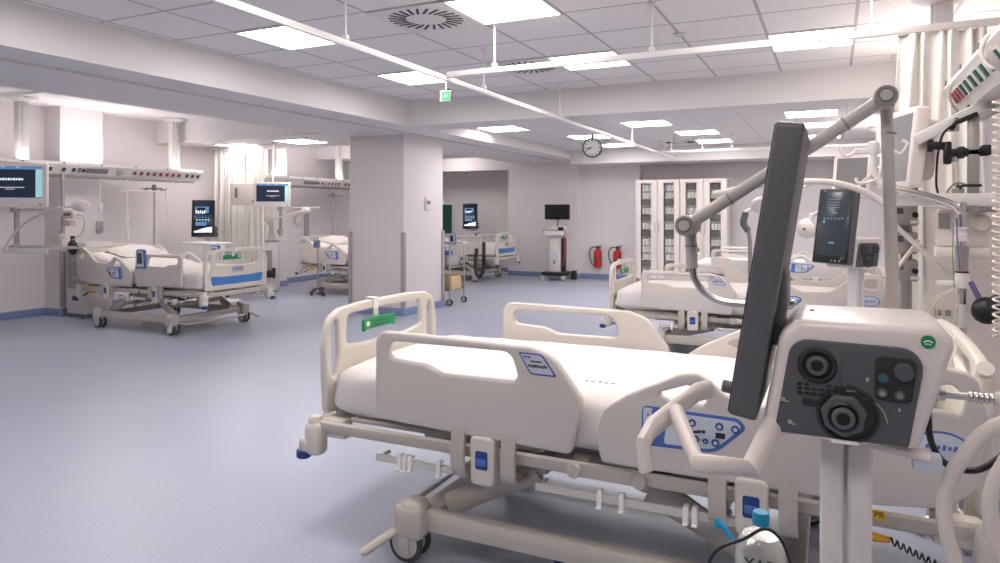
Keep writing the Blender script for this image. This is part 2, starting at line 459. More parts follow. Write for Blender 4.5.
# ------------------------------------------------------------------ supply beams
def supply_beam(x, y0, y1, label, face, cols, reds, greens, cz, ul=6.14, ull=.62):
    """ceiling-hung medical supply beam; sockets on the slanted face looking towards face (+1/-1) in x"""
    t = thing('supply_beam', label, 'medical supply beam', (x, 0, 0), 0, 'ceiling-hung medical supply beams')
    zb, zt = 1.875, 2.04
    prof = [(-.15*face, zt-.01), (.11*face, zt-.01), (.13*face, zt-.05), (.06*face, zb), (-.15*face, zb)]
    mm = frame(0, (y0+y1)/2, 0, (1,0,0), (0,0,1))
    MB().panel(prof, [], y1-y0, .008, mm).build('housing', 'alu_white', t)
    MB().box((-.085*face, ul, zt-.008), (.09, ull, .006)).build('uplight', 'uplight' if face > 0 else 'uplight_strong', t)
    if face > 0: MB().box((.02, (y0+y1)/2, zt-.0085), (.05, y1-y0-.5, .005)).build('uplight', 'uplight_soft', t)
    for cyy in cols:
        c = MB(); c.box((-.06*face, cyy, (zt+cz)/2), (.10, .13, cz-zt+.02), .012)
        c.box((-.06*face+.055*face, cyy, (zt+cz)/2), (.02, .05, cz-zt), .004)
        c.lathe([(.17, 0), (.17, -.02), (.09, -.06)], (-.06*face, cyy, cz), seg=20)
        c.build('ceiling_column', 'alu_white', t)
    # slanted face
    a = Vector((.06*face, 0, zb)); b = Vector((.13*face, 0, zt-.05)); n = Vector((b.z-a.z, 0, -(b.x-a.x)))*face
    n.normalize(); up = (b-a).normalized()
    def put(y, f, w, h, mname, nm):
        p = a.lerp(b, f)+n*.004
        m = frame(p.x, y, p.z, (0, face, 0), up)
        s = MB(); s.use('alu_white').box((0,0,.000), (w*1.35, h*1.3, .008), .002, M_=m)
        s.use(mname).box((0,0,.006), (w, h, .008), .003, M_=m)
        s.build(nm, None, t)
    for y in reds: put(y, .52, .046, .055, 'socket_red', 'power_socket')
    for y in greens: put(y, .52, .046, .055, 'green_dark', 'power_socket')
    ym = (y0+y1)/2
    p = a.lerp(b, .5)+n*.003
    MB().box((0,0,0), (.42, .07, .008), .003, M_=frame(p.x, ym-.1, p.z, (0, face, 0), up)).build('vent_grille', 'shade_grey', t)
    s = MB()
    k = 0
    for q in range(7):
        y = y0+.15+(y1-y0-.3)*q/6
        s.cyl((.13*face, y, zt-.03), (.137*face, y, zt-.03), .012, seg=10)
    s.build('screw_caps', 'shade_grey', t)
    s = MB()
    for y in (y0+.55, ym+.28):
        pp = a.lerp(b, .5)+n*.004
        s.lathe([(.05,0),(.05,.01),(.035,.02),(.02,.02)], (pp.x, y, pp.z), n, 14)
    s.build('gas_outlets', 'wheel_grey', t)
    # equipment rail under the beam
    r = MB(); r.box((-.02*face, (y0+y1)/2, zb-.03), (.03, y1-y0-.1, .03), .004)
    r.build('equipment_rail', 'steel_dull', t)
    return t
supply_beam(-8.95, 4.45, 7.78, 'long white supply beam with red and green sockets over the left front bed', 1, (5.2, 7.4),
            [6.62+.105*i for i in range(8)], [5.62+.13*i for i in range(3)]+[5.3, 5.45]+[7.5, 7.6, 7.7], 2.8)
supply_beam(-8.95, 9.1, 11.72, 'white supply beam over the second left bed beside the pillar', 1, (9.45, 11.3),
            [10.5+.1*i for i in range(7)], [11.3, 11.42, 11.54], 2.8, 9.79)
supply_beam(.615, 1.25, 4.08, 'white supply beam with green and red sockets at the upper right corner', -1, (1.7, 3.3),
            [3.72, 3.80, 3.88], [2.6, 2.75, 2.9, 3.04, 3.16, 3.28, 3.40, 3.52, 3.63], CZ, 2.6, 1.4)
supply_beam(.55, 4.75, 7.35, 'white supply beam behind the cream curtain on the right', -1, (5.1, 6.94),
            [6.6, 6.7], [6.9, 7.0, 7.1], CZ, 6.0, 1.3)
supply_beam(.55, 9.2, 11.9, 'distant white supply beam at the back of the right row', -1, (9.6, 11.4), [11.5], [11.6, 11.7], CZ2, 10.5, 1.2)

# ------------------------------------------------------------------ hospital bed
FOOT_OUT = rpoly([(.34,.545,.03),(.343,.87,.04),(.372,.908,.05),(.46,.909,.1),(1.03,.90,.15),(1.13,.872,.12),(1.24,.724,.05),(1.195,.52,.03)], 6)
FOOT_HOLE = rpoly([(.41,.868,.03),(.955,.871,.05),(.985,.785,.03),(.97,.764,.02),(.66,.762,.03),(.58,.79,.03),(.41,.80,.03)], 5)
HEAD_OUT = rpoly([(1.31,.512,.02),(1.285,.61,.06),(1.31,.70,.07),(1.40,.762,.08),(1.58,.852,.08),(1.645,.861,.05),(1.73,.80,.05),(1.80,.775,.08),(2.02,.785,.1),
                  (2.18,.90,.08),(2.30,.955,.06),(2.42,.935,.06),(2.445,.80,.1),(2.42,.60,.08),(2.33,.535,.05),(2.15,.515,.03)], 6)
HEAD_HOLE = rpoly([(1.515,.772,.012),(1.52,.785,.012),(1.605,.816,.02),(1.638,.812,.015),(1.672,.772,.012),(1.66,.755,.012),(1.55,.755,.02)], 4)
HEAD_HOLE2 = rpoly([(2.27,.825,.015),(2.29,.88,.02),(2.355,.90,.02),(2.39,.865,.02),(2.38,.815,.015)], 5)
def board_out(w=.48):
    return rpoly([(-w+.015,.50,.03),(-w,.80,.1),(-w+.03,.925,.07),(-w+.11,.96,.06),(-.2,.972,.3),(.2,.972,.3),(w-.11,.96,.06),(w-.03,.925,.07),(w,.80,.1),(w-.015,.50,.03)], 6)
BOARD_HOLES = [rpoly([(-.385,.925,.02),(-.43,.89,.02),(-.435,.66,.02),(-.40,.66,.02),(-.372,.75,.05)], 4),
               rpoly([(.385,.925,.02),(.43,.89,.02),(.435,.66,.02),(.40,.66,.02),(.372,.75,.05)], 4),
               rpoly([(-.315,.925,.03),(-.325,.79,.03),(-.2,.775,.3),(.2,.775,.3),(.325,.79,.03),(.315,.925,.03),(0,.93,.4)], 5)]

def make_bed(label, loc, rz, raised, dz=0., control_screen=False, foot_far_shift=.0, detail=True, bare_left=False):
    t = thing('hospital_bed', label, 'bed', loc, rz, 'hospital beds in the ward')
    up = lambda o: setattr(o, 'location', (o.location[0], o.location[1], o.location[2]+dz)) or o
    # mattress with a fitted sheet
    L, W = 2.33, .484
    def top(x):
        z = .735+.012*math.sin(math.pi*min(1, x/L))
        if raised: z += max(0, x-1.25)*.20*raised-max(0, x-2.1)*.5*raised*.2
        return z
    def msh(u, v):
        # u along length incl. end caps, v around section
        x = L*u
        e = min(u, 1-u)*L
        k = 1-max(0, 1-e/.13)**2.2*.55 if e < .13 else 1
        a = v*2*math.pi
        ca, sa = math.cos(a), math.sin(a)
        sq = lambda q, p: math.copysign(abs(q)**p, q)
        yy = W*sq(ca, .38)*(1-.10*(1-k))
        h = .118*k
        zc = top(x)-.118-(1-k)*.05
        wr = .006*math.sin(x*23+a*5)*(1 if abs(ca) > .6 else .25)*(1.5 if x < .45 else .8)
        drop = .03 if sa < 0 else 0
        return (x+.042+(.012*math.sin(a*7) if u < .03 else 0), yy*(1+wr), zc+h*sq(sa, .45)*(1 if sa > 0 else 1.15)-drop*0+wr*.5)
    mb = MB().grid(44, 40, msh)
    def cap(u0):
        pts = [msh(u0, j/40) for j in range(40)]
        tb = bmesh.new(); vs = [tb.verts.new(p) for p in pts]; tb.faces.new(vs); mb._add(tb)
    cap(0); cap(1)
    bmesh.ops.remove_doubles(mb.bm, verts=mb.bm.verts[:], dist=1e-4)
    bmesh.ops.recalc_face_normals(mb.bm, faces=mb.bm.faces[:])
    mo = up(mb.build('mattress', 'sheet', t, angle=70))
    sb = mo.modifiers.new('s', 'SUBSURF'); sb.levels = sb.render_levels = 1
    if detail and not control_screen and dz == 0:
        rs = random.Random(4); st = MB()
        for k in range(5): st.box((1.20+.026*k, -.372+.01*rs.random(), .7535), (.014, .004+.006*rs.random(), .002), 0, (0,0,rs.random()*2))
        st.build('laundry_stamp', 'purple_print', mo)
    if raised:
        p = MB().grid(20, 14, lambda u, v: (1.75+.48*u, -.33+.66*v, top(1.75+.48*u)+.005+.085*(max(0, math.sin(math.pi*u))**.5)*(max(0, math.sin(math.pi*v))**.45)+.004*math.sin(u*19+v*13)))
        up(p.build('pillow', 'sheet', t, angle=70))
    # boards
    for nm, x, th in (('footboard', .018, .034), ('headboard', 2.45, .036)):
        b = MB().panel(board_out(), BOARD_HOLES, th, .013, YZ(x, 0, 0))
        for y in (-.36, .36): b.box((x+(.02 if x < 1 else -.02), y, .50), (.035, .06, .16), .01)
        if nm == 'headboard':
            for s in (-1, 1): b.tube([(x, s*.03, .955), (x, s*.02, .88), (x, s*.16, .835), (x, s*.36, .875), (x, s*.455, .94)], .024, 10, 5)
        o = up(b.build(nm, 'bed_plastic', t))
        if nm == 'footboard':
            bb = MB().panel(rpoly([(-.37,.56,.02),(.37,.56,.02),(.395,.665,.02),(.2,.65,.3),(-.2,.65,.3),(-.395,.665,.02)], 4), [], .006, .002, YZ(x-.018, 0, 0), 1)
            bb.build('blue_band', 'blue_band', o)
            lg = MB(); lg.use('blue_print').panel(rpoly([(-.085,.70,.028),(.085,.70,.028),(.085,.756,.028),(-.085,.756,.028)], 5), [rpoly([(-.077,.707,.021),(.077,.707,.021),(.077,.749,.021),(-.077,.749,.021)], 5)], .005, .001, YZ(x-.018, 0, 0), 1)
            for k in range(7): lg.use('blue_print').box((x-.0195, .05-.0165*k, .728), (.003, .011, .02+.008*(k % 3 == 0)), .001)
            lg.build('emblem', None, o)
    # side rails
    for s in (-1, 1):
        y = s*.52; sh = foot_far_shift if s > 0 else 0
        mtx = frame(sh, y, 0, (1,0,0), (0,0,1))
        fr = up(MB().panel(FOOT_OUT, [FOOT_HOLE], .036, .014, mtx).build('side_rail', 'rail_plastic', t))
        hr = up(MB().panel(HEAD_OUT, [HEAD_HOLE, HEAD_HOLE2], .036, .010, mtx).build('side_rail', 'rail_plastic', t))
        yo = y+s*.0185
        d = lambda q: yo+s*q
        om = frame(sh, yo, 0, (1,0,0), (0,0,1))
        if detail:
            if control_screen:
                q = MB(); q.use('blue_print').panel(rpoly([(.985,.735,.03),(1.19,.735,.02),(1.17,.955,.03),(1.01,.955,.03)], 4), [], .03, .008, om)
                q.use('panel_grey').panel(rpoly([(1.015,.75,.02),(1.172,.75,.02),(1.158,.942,.02),(1.03,.942,.02)], 4), [], .036, .006, om)
                q.use('screen_slate').panel(rpoly([(1.045,.79,.008),(1.145,.79,.008),(1.138,.915,.008),(1.055,.915,.008)], 3), [], .040, .002, om, 1)
                q.build('control_screen', None, fr)
            else:
                lo = rpoly([(.99,.876,.004),(1.085,.876,.03),(1.145,.797,.004),(1.04,.797,.03)], 5)
                li = rpoly([(.997,.871,.004),(1.082,.871,.026),(1.134,.802,.004),(1.043,.802,.026)], 5)
                q = MB(); q.use('purple_print').panel(lo, [li], .003, .0004, om, 1)
                q.use('panel_grey').panel(li, [], .002, .0004, om, 1)
                for k in range(3): q.use('purple_print').box((1.012+.011*k+.002, d(.0012), .861), (.008, .002, .007))
                rr = random.Random(3)
                for k in range(5): q.use('black_print').box((1.045+.009*k, d(.0012), .846), (.007, .002, .006))
                for k in range(9): q.use('black_print').box((1.035+.0085*k, d(.0012), .830-.001*(k % 3)), (.006, .002, .008+.006*rr.random()), rot=(0, .5, 0))
                q.build('rail_label', None, fr, angle=30)
        # control pad on the head rail
        po = rpoly([(1.455,.735,.02),(1.77,.728,.03),(1.80,.70,.04),(1.70,.605,.09),(1.455,.598,.02)], 6)
        pi = rpoly([(1.545,.722,.01),(1.765,.717,.03),(1.782,.70,.03),(1.695,.616,.08),(1.53,.612,.01)], 6)
        pe = rpoly([(1.46,.728,.01),(1.492,.728,.003),(1.478,.605,.003),(1.462,.605,.01)], 3)
        q = MB(); q.use('blue_print').panel(po, [], .004, .0008, om, 1)
        q.use('panel_grey').panel(pi, [], .006, .0008, om, 1)
        q.use('panel_grey').panel(pe, [], .006, .0008, om, 1)
        if detail:
            q.use('black_print')
            q.tube([(1.585+sh, d(.004), .672), (1.62+sh, d(.004), .664), (1.655+sh, d(.004), .672)], .0045, 6)
            q.sphere((1.662+sh, d(.004), .671), .006, (1,.3,1), 8)
            q.box((1.715+sh, d(.0035), .665), (.03, .002, .018)); q.box((1.645+sh, d(.0035), .643), (.05, .002, .002))
            for x, z in ((1.575,.698),(1.625,.696),(1.712,.695),(1.762,.692),(1.635,.643),(1.70,.640),(1.668,.641)):
                r0 = .011 if abs(x-1.668) > .001 else .007
                q.use('navy').lathe([(r0+.002,0),(r0+.002,.0045),(r0,.0055)], (x+sh, d(.002), z), (0, s, 0), 12)
                q.use('panel_grey').lathe([(r0-.004,0),(r0-.004,.0065)], (x+sh, d(.002), z), (0, s, 0), 10)
            for k in range(4): q.use('black_print').sphere((1.477+sh, d(.003), .705-.025*k), .004, (1,.3,1), 6)
            # second oval sticker near the head
        q.build('control_pad', None, hr)
        if detail and not control_screen:
            ov = [(2.33+.075*math.cos(a*math.pi/12), .715+.048*math.sin(a*math.pi/12)) for a in range(24)]
            ov2 = [(2.33+.068*math.cos(a*math.pi/12), .715+.042*math.sin(a*math.pi/12)) for a in range(24)]
            q = MB(); q.use('blue_print').panel(ov, [ov2], .003, .0004, om, 1); q.use('panel_grey').panel(ov2, [], .002, .0004, om, 1)
            for k in range(6): q.use('blue_print').box((2.295+.014*k+sh, d(.0014), .716), (.008, .002, .010+.006*(k % 2)), 0, (0,.25,0))
            q.build('oval_sticker', None, hr)
        # swing-arm straps and latch housings
        for x0, nm in ((.84, 0), (1.81, 1)):
            for xs in (x0-.105, x0+.11):
                sm = MB(); pr_ = [(0,.56),(.012,.48),(.012,.42),(.0,.392),(-.03,.375),(-.12,.375)]
                sm.grid(1, 10, (lambda q: (lambda u, v: (xs+sh+(u-.5)*.056, y+s*q[min(int(v*10+.01),10)].x, q[min(int(v*10+.01),10)].y)))([Vector(c) for c in catmull([(a_, b_, 0) for a_, b_ in pr_], 2)]))
                bmesh.ops.solidify(sm.bm, geom=sm.bm.faces[:]+sm.bm.edges[:]+sm.bm.verts[:], thickness=.018)
                bmesh.ops.recalc_face_normals(sm.bm, faces=sm.bm.faces[:])
                up(sm.build('rail_strap', 'frame_beige', t))
            lt = MB().panel(rpoly([(-.05,.352,.02),(.05,.352,.02),(.052,.54,.02),(-.052,.54,.02)], 4), [], .06, .012, frame(x0+sh, y-s*.005, 0, (1,0,0), (0,0,1)))
            lo_ = up(lt.build('latch_housing', 'bed_plastic', t))
            hq = MB().use('navy').panel(rpoly([(-.026,.415,.008),(.026,.415,.008),(.026,.485,.008),(-.026,.485,.008)], 4), [], .004, .001, frame(x0+sh, y+s*.0255, 0, (1,0,0), (0,0,1)), 1)
            hq.use('blue_print').box((x0+sh, y+s*.028, .445), (.04, .006, .028), .003, rot=(s*.3, 0, 0))
            hq.build('release_handle', None, lo_)
        if detail:
            for xs, tilt in ((1.03, 0), (1.50, .0)):
                rl = MB()
                if xs == 1.03: x0, x1 = .335, .70
                else: x0, x1 = 1.05, 1.78
                rl.box(((x0+x1)/2, s*.515, .38), (x1-x0, .010, .030), .002)
                for xx in (x0+.02, x1-.02): rl.cyl((xx, s*.45, .385), (xx, s*.515, .385), .008, seg=8)
                for xx in (x0+.03, x1-.03): rl.cyl((xx, s*.518, .38), (xx, s*.524, .38), .007, seg=10)
                ro = up(rl.build('accessory_rail', 'rail_steel', t))
                for xx in ((.455,.48,.505,.64) if x0 < 1 else (1.30,1.38,1.60,1.63)):
                    hk = MB(); hk.box((xx, s*.525, .375), (.019, .014, .056), .003); hk.box((xx, s*.515, .404), (.017, .03, .008), .002); hk.box((xx, s*.535, .352), (.017, .022, .006), .002)
                    hk.build('hook', 'jar_white', ro)
            for xs in (1.20, 1.44):
                jc = MB().lathe([(.028,0),(.028,.02),(.024,.026)], (xs, s*.505, .462), (0, s, 0), 18); up(jc.build('joint_cap', 'frame_beige', t))
    # mattress platform and frame
    pl = MB()
    pl.use('frame_grey').box((1.2, 0, .497), (2.25, .80, .018), .006)
    pl.use('frame_beige')
    for s in (-1, 1):
        pl.tube([(-.02, s*.40, .46), (.03, s*.475, .46), (.10, s*.49, .46), (1.2, s*.49, .462), (2.3, s*.49, .462), (2.38, s*.46, .462)], .026, 8, 3, flat=(.7, 1))
        pl.box((1.32, s*.497, .462), (.22, .03, .05), .004)
    for x in (.0, .62, 1.2, 1.75, 2.36): pl.box((x, 0, .46), (.07, .90, .05), .006)
    pl.use('frame_grey').box((1.15, 0, .415), (1.5, .5, .05), .01)
    pl.use('bed_plastic').box((.60, 0, .49), (.9, .9, .02), .006)
    up(pl.build('platform', None, t))
    # corner bumpers
    for x, sg in ((-.005, 1), (2.46, -1)):
        for s in (-1, 1):
            b = MB(); b.use('bed_plastic').box((x+.07*sg, s*.45, .45), (.16, .07, .09), .02)
            b.box((x, s*.49, .405), (.09, .085, .15), .03, seg=3)
            b.lathe([(.034,.46),(.034,.485),(.026,.50)], (x, s*.49, 0), seg=16)
            b.box((x-.035*sg, s*.512, .375), (.06, .055, .07), .022, seg=3)
            bo = up(b.build('corner_bumper', None, t))
            MB().lathe([(.026,.318),(.033,.325),(.033,.352),(.028,.356)], (x-.045*sg, s*.516, 0), seg=16).build('roller', 'navy', bo)
    # lift mechanism: crossed arms over a low chassis
    for xa, xb in ((.62, 1.0), (1.90, 1.45)):
        a = MB()
        for s in (-1, 1):
            a.tube([(xa, s*.40, .19), ((xa+xb)/2, s*.40, .29+dz*.5), (xb, s*.38, .395+dz)], [.05, .045, .06], 10, 1, flat=(.5, 1))
        a.box((xb, 0, .40+dz), (.10, .8, .06), .02)
        a.cyl(((xa+xb)/2, -.4, .29+dz*.5), ((xa+xb)/2, .4, .29+dz*.5), .025)
        a.build('lift_arm', 'frame_beige', t)
    ac = MB(); ac.cyl((.95, .05, .30), (1.55, .05, .37+dz), .03, seg=14); ac.box((1.35, .05, .36+dz), (.2, .12, .09), .03); ac.build('lift_motor', 'shade_grey', t)
    ch = MB(); ch.use('frame_beige')
    for s in (-1, 1): ch.box((1.24, s*.505, .165), (1.36, .055, .08), .008)
    for x in (.56, 1.92): ch.box((x, 0, .165), (.09, .98, .06), .01)
    ch.build('chassis', None, t)
    for x, sg in ((.52, -1), (1.96, 1)):
        for s in (-1, 1):
            c = MB(); c.use('frame_beige').box((x, s*.525, .162), (.135, .12, .14), .03, seg=3)
            c.box((x+.01, s*.525, .215), (.10, .105, .06), .028, seg=3)
            c.box((x-.012, s*.525, .06), (.045, .030, .07), .01)
            for o_ in (-.052, .052): c.box((x-.012, s*.525+o_, .078), (.05, .008, .085), .004)
            co = c.build('caster', None, t)
            w = MB()
            for o_ in (-.024, .024):
                w.use('tyre').lathe([(.056,-.012),(.072,-.010),(.0755,0),(.072,.010),(.056,.012)], (x-.012, s*.525+o_*1.35, .0755), (0,1,0), 24)
                w.use('wheel_grey').lathe([(.0,-.0145),(.054,-.0145),(.059,-.011),(.059,.011),(.054,.0145),(0,.0145)], (x-.012, s*.525+o_*1.35, .0755), (0,1,0), 20)
            w.build('wheel', None, co)
    # brake pedals
    for s in (-1, 1):
        p = MB(); p.use('frame_beige').tube([(.52, s*.52, .145), (.47, s*.565, .125), (.385, s*.66, .062), (.372, s*.672, .058)], [.018, .019, .02, .014], 12, 1, flat=(1.2, .9))
        p.build('brake_pedal', None, t)
    fb = MB().tube([(.52, -.50, .13), (.40, -.43, .12), (.37, -.36, .115), (.37, .36, .115), (.40, .43, .12), (.52, .50, .13)], .011, 8, 4); fb.build('foot_bar', 'frame_beige', t)
    bp = MB().sphere((1.16, -.49, .105), .035, (1.4, .8, .45), 14); bp.build('steer_pedal', 'navy', t)
    # emergency backrest release (yellow) with its label
    for s in (-1, 1):
        c = MB(); c.use('orange').tube([(2.08, s*.50, .42), (2.15, s*.525, .418), (2.20, s*.52, .415)], [.014, .02, .012], 10, 3, flat=(1, .7))
        c.use('yellow').box((2.163, s*.528, .487), (.05, .004, .03), .001)
        c.use('black_print').text('CPR', .026, frame(2.163, s*.5305, .487, (-s, 0, 0) if s > 0 else (1,0,0), (0,0,1)))
        up(c.build('release_lever', None, t))
        h = MB().tube([(2.2+.13*k/60, s*(.515+.010*math.cos(k*.85)), .412-.05*k/60+.010*math.sin(k*.85)) for k in range(61)], .0028, 5); up(h.build('coiled_cord', 'black_plastic', t))
    return t

PI = math.pi
make_bed('biggest white bed, nearest the viewer, bare mattress, blue control pad by the dark screen', (-2.05, 2.91, 0), 0, 0, foot_far_shift=.09)
make_bed('white bed on the right directly behind the nearest bed, flat with raised side rails', (-2.05, 7.3, 0), 0, 0, -.09)
make_bed('white bed furthest back on the right before the glass cabinets', (-2.05, 11.6, 0), 0, 0, -.10)
make_bed('white bed at the left with blue foot end and small control screen on its rail', (-6.28, 6.03, 0), PI, .9, control_screen=True)
make_bed('white bed half hidden behind the square pillar, pillow end showing', (-6.10, 9.78, 0), PI, .9, control_screen=True)
make_bed('white bed in the rear recess past the pillar with black hose at its foot', (-5.95, 12.75, 0), PI, .6, control_screen=True)

def notice(x, y, z, rz, label, group='green pouches hung on bed ends'):
    t = thing('hanging_pouch', label, 'pouch', (x, y, z), rz, group)
    h = MB(); h.box((.0235,0,-.045), (.006,.036,.11), .002); h.box((0,0,.006), (.053,.036,.006), .002); h.box((-.0235,0,-.02), (.006,.036,.055), .002)
    h.build('hook_strap', 'jar_white', t)
    MB().panel(rpoly([(-.12,-.11,.01),(.12,-.11,.01),(.12,-.045,.008),(-.12,-.045,.008)], 3), [], .004, .001, YZ(.032, 0, 0), 1).build('clear_pocket', 'clear_plastic', t)
    p = MB(); p.use('green').panel(rpoly([(-.13,-.145,.015),(-.105,-.132,.015),(.105,-.132,.015),(.13,-.145,.015),(.13,-.083,.006),(0,-.078,.2),(-.13,-.083,.006)], 3), [], .018, .006, YZ(.042, 0, 0))
    for xx in (.042-.0095, .042+.0095):
        p.use('white_print').box((xx, -.10, -.105), (.003, .026, .022), .001)
        p.use('green_dark').box((xx, .02, -.118), (.002, .13, .006)); p.use('green_dark').box((xx, .02, -.10), (.002, .13, .004))
    p.build('green_pouch', None, t)
    return t
notice(-2.032, 2.80, .973, 0, 'bright green pouch hanging on the foot end of the nearest bed')
notice(-2.032, 7.20, .883, 0, 'green pouch on the foot end of the bed behind the nearest bed')
notice(-2.032, 11.55, .873, 0, 'tiny green pouch on the furthest right bed before the cabinets')
notice(-6.296, 6.0, .973, PI, 'green pouch on the blue foot end of the left bed')
notice(-5.968, 12.75, .973, PI, 'tiny green pouch on the bed in the rear recess')

# ------------------------------------------------------------------ ventilators (portrait screen, white body, dark connector panel)
def make_vent(label, loc, rz, ui, extra=False, sz=0.):
    t = thing('ventilator', label, 'ventilator', loc, rz, 'ventilators with tall portrait screens')
    b = MB().panel(rpoly([(-.148,.972,.02),(-.114,1.165,.04),(-.085,1.197,.03),(.145,1.199,.03),(.172,1.175,.03),(.116,.978,.02)], 6), [], .25, .018, XZ(0, .025, 0), 4)
    bo = b.build('body', 'vent_white', t)
    q = MB().panel(rpoly([(-.122,.984,.004),(-.092,1.162,.035),(.126,1.158,.035),(.098,.984,.004)], 6), [], .012, .003, XZ(0, -.1015, 0), 2)
    po = q.build('connector_panel', 'panel_dark', t)
    yf = -.1085
    pm = lambda z, dy=0: frame(0, yf+dy, 0, (1,0,0), (0,0,1))
    def ring(prof, x, z, m, nm, seg=28, parent=po):
        return MB().lathe(prof, (x, yf, z), (0,-1,0), seg).build(nm, m, parent)
    # upper left port
    s = MB(); s.use('panel_dark').box((-.046, yf, 1.107), (.074, .004, .085), .001)
    s.use('panel_darker').lathe([(.034,.0),(.034,.004),(.030,.009),(.026,.009),(.022,.003)], (-.048, yf, 1.117), (0,-1,0), 28)
    s.use('screen_shell').lathe([(.0175,.003),(.0175,.012),(.015,.014),(.0105,.014),(.0105,.004)], (-.048, yf, 1.117), (0,-1,0), 24)
    s.use('black_plastic').lathe([(.0106,.008),(.0106,.0115),(0,.0115)], (-.048, yf, 1.117), (0,-1,0), 20)
    for r_, n_ in ((1.080, 2), (1.072, 6), (1.064, 6)):
        for k in range(6):
            if r_ > 1.075 and k in (2, 3): continue
            s.use('black_plastic').box((-.078+.0125*k, yf-.003, r_), (.008, .003, .004), .001)
    s.build('exhale_port', None, po)
    # lower knob port
    s = MB(); s.use('panel_darker').lathe([(.052,0),(.052,.003),(.047,.004),(.043,-.001)], (.002, yf, 1.032), (0,-1,0), 36)
    st = [((.040 if k % 2 == 0 else .035)*math.cos(k*math.pi/7+.2), (.040 if k % 2 == 0 else .035)*math.sin(k*math.pi/7+.2)) for k in range(14)]
    s.use('panel_dark').panel(rpoly([(a_, b_, .010) for a_, b_ in st], 3), [], .016, .005, frame(-.004, yf-.005, 1.031, (1,0,0), (0,0,1)))
    s.use('black_plastic').lathe([(.026,.012),(.026,.017),(.023,.019),(.018,.015)], (-.005, yf, 1.03), (0,-1,0), 28)
    s.use('screen_shell').lathe([(.0195,.012),(.0195,.021),(.016,.024),(.0115,.024),(.0115,.014)], (-.005, yf, 1.028), (0,-1,0), 28)
    s.use('black_plastic').lathe([(.0116,.019),(.0116,.0235),(0,.0235)], (-.005, yf, 1.028), (0,-1,0), 20)
    s.build('inhale_port', None, po)
    # recessed socket group
    s = MB(); s.use('panel_darker').panel(rpoly([(.044,1.065,.012),(.047,1.142,.012),(.112,1.140,.012),(.103,1.062,.012)], 4), [], .004, .001, frame(0, yf, 0, (1,0,0), (0,0,1)), 1)
    s.use('panel_dark').lathe([(.0155,0),(.0155,.012),(.013,.015),(0,.015)], (.09, yf, 1.118), (0,-1,0), 20)
    for x, z, m in ((.059,1.104,'teal'),(.057,1.078,'steel_dull'),(.084,1.076,'steel_dull')):
        s.use('panel_dark').lathe([(.0085,0),(.0085,.007),(.006,.008)], (x, yf, z), (0,-1,0), 14)
        s.use(m).lathe([(.005,.003),(.005,.010),(0,.010)], (x, yf, z), (0,-1,0), 12)
    s.build('sensor_sockets', None, po)
    if extra:
        def mark(fn, m='monitor_back'):
            q_ = MB(); fn(q_); q_.build('icon_mark', m, po)
        mark(lambda q_: q_.tube([(.030, yf-.001, 1.066), (.049, yf-.001, 1.056), (.060, yf-.001, 1.042), (.066, yf-.001, 1.024)], .0012, 5, 4))
        for x, z in ((-.104,1.047),(-.092,1.006)): mark(lambda q_: q_.panel([(-.006,-.003),(.002,-.005),(.009,-.005),(.009,-.002),(.003,-.002),(.001,.004),(-.006,.004)], [], .002, .0004, frame(x, yf-.001, z, (1,0,0), (0,0,1)), 1))
        for k in range(3): mark(lambda q_: q_.box((-.002+.007*k, yf-.001, 1.085-.005*k), (.004+.010*k, .002, .002)))
        for x, z, w_, h_ in ((.034,1.098,.005,.008),(.117,1.108,.006,.002),(.084,1.050,.004,.006)): mark(lambda q_: q_.box((x, yf-.001, z), (w_, .002, h_), .0008))
        MB().box((-.060, yf-.001, 1.047), (.026, .003, .011), .001).build('small_slot', 'panel_darker', po)
        MB().box((-.002, yf-.006, .983), (.045, .016, .005), .002).build('port_lip', 'white_print', po)
        g = MB(); g.use('green').lathe([(.0105,0),(.0115,.0015),(0,.0015)], (.128, -.1005, 1.172), (0,-1,0), 24)
        g.use('white_print').tube([(.121, -.1025, 1.171), (.128, -.1025, 1.174), (.135, -.1025, 1.171)], .0012, 5, 3); g.use('white_print').box((.128, -.1025, 1.168), (.010, .001, .0018))
        g.build('round_sticker', None, t)
        MB().lathe([(.007,0),(.007,.006),(.004,.012),(0,.012)], (-.062, .03, 1.188), (.3,0,1), 12).build('top_screw', 'shade_grey', t)
    # screen
    tilt = math.atan2(.086, .558)
    cxs, czs = -.137, 1.284
    m = Matrix.Translation((cxs, 0.06, czs)) @ Matrix.Rotation(tilt, 4, 'Y') @ frame(0,0,0,(0,-1,0),(0,0,1))
    w, h = .335, .575
    sh = MB(); sh.panel(rpoly([(-w/2,-h/2,.012),(w/2,-h/2,.012),(w/2,h/2,.012),(-w/2,h/2,.012)], 4), [], .052, .006, m, 2)
    so = sh.build('screen', 'screen_shell', t)
    d = MB(); ms = m @ Matrix.Translation((0,0,.0265))
    d.use('black_plastic').box((0,0,0), (w-.012, h-.012, .003), .001, M_=ms)
    d.use('screen_slate' if ui == 'dim' else 'screen_dark').box((0, .012, .001), (w-.05, h-.085, .003), .001, M_=ms)
    rr = random.Random(5)
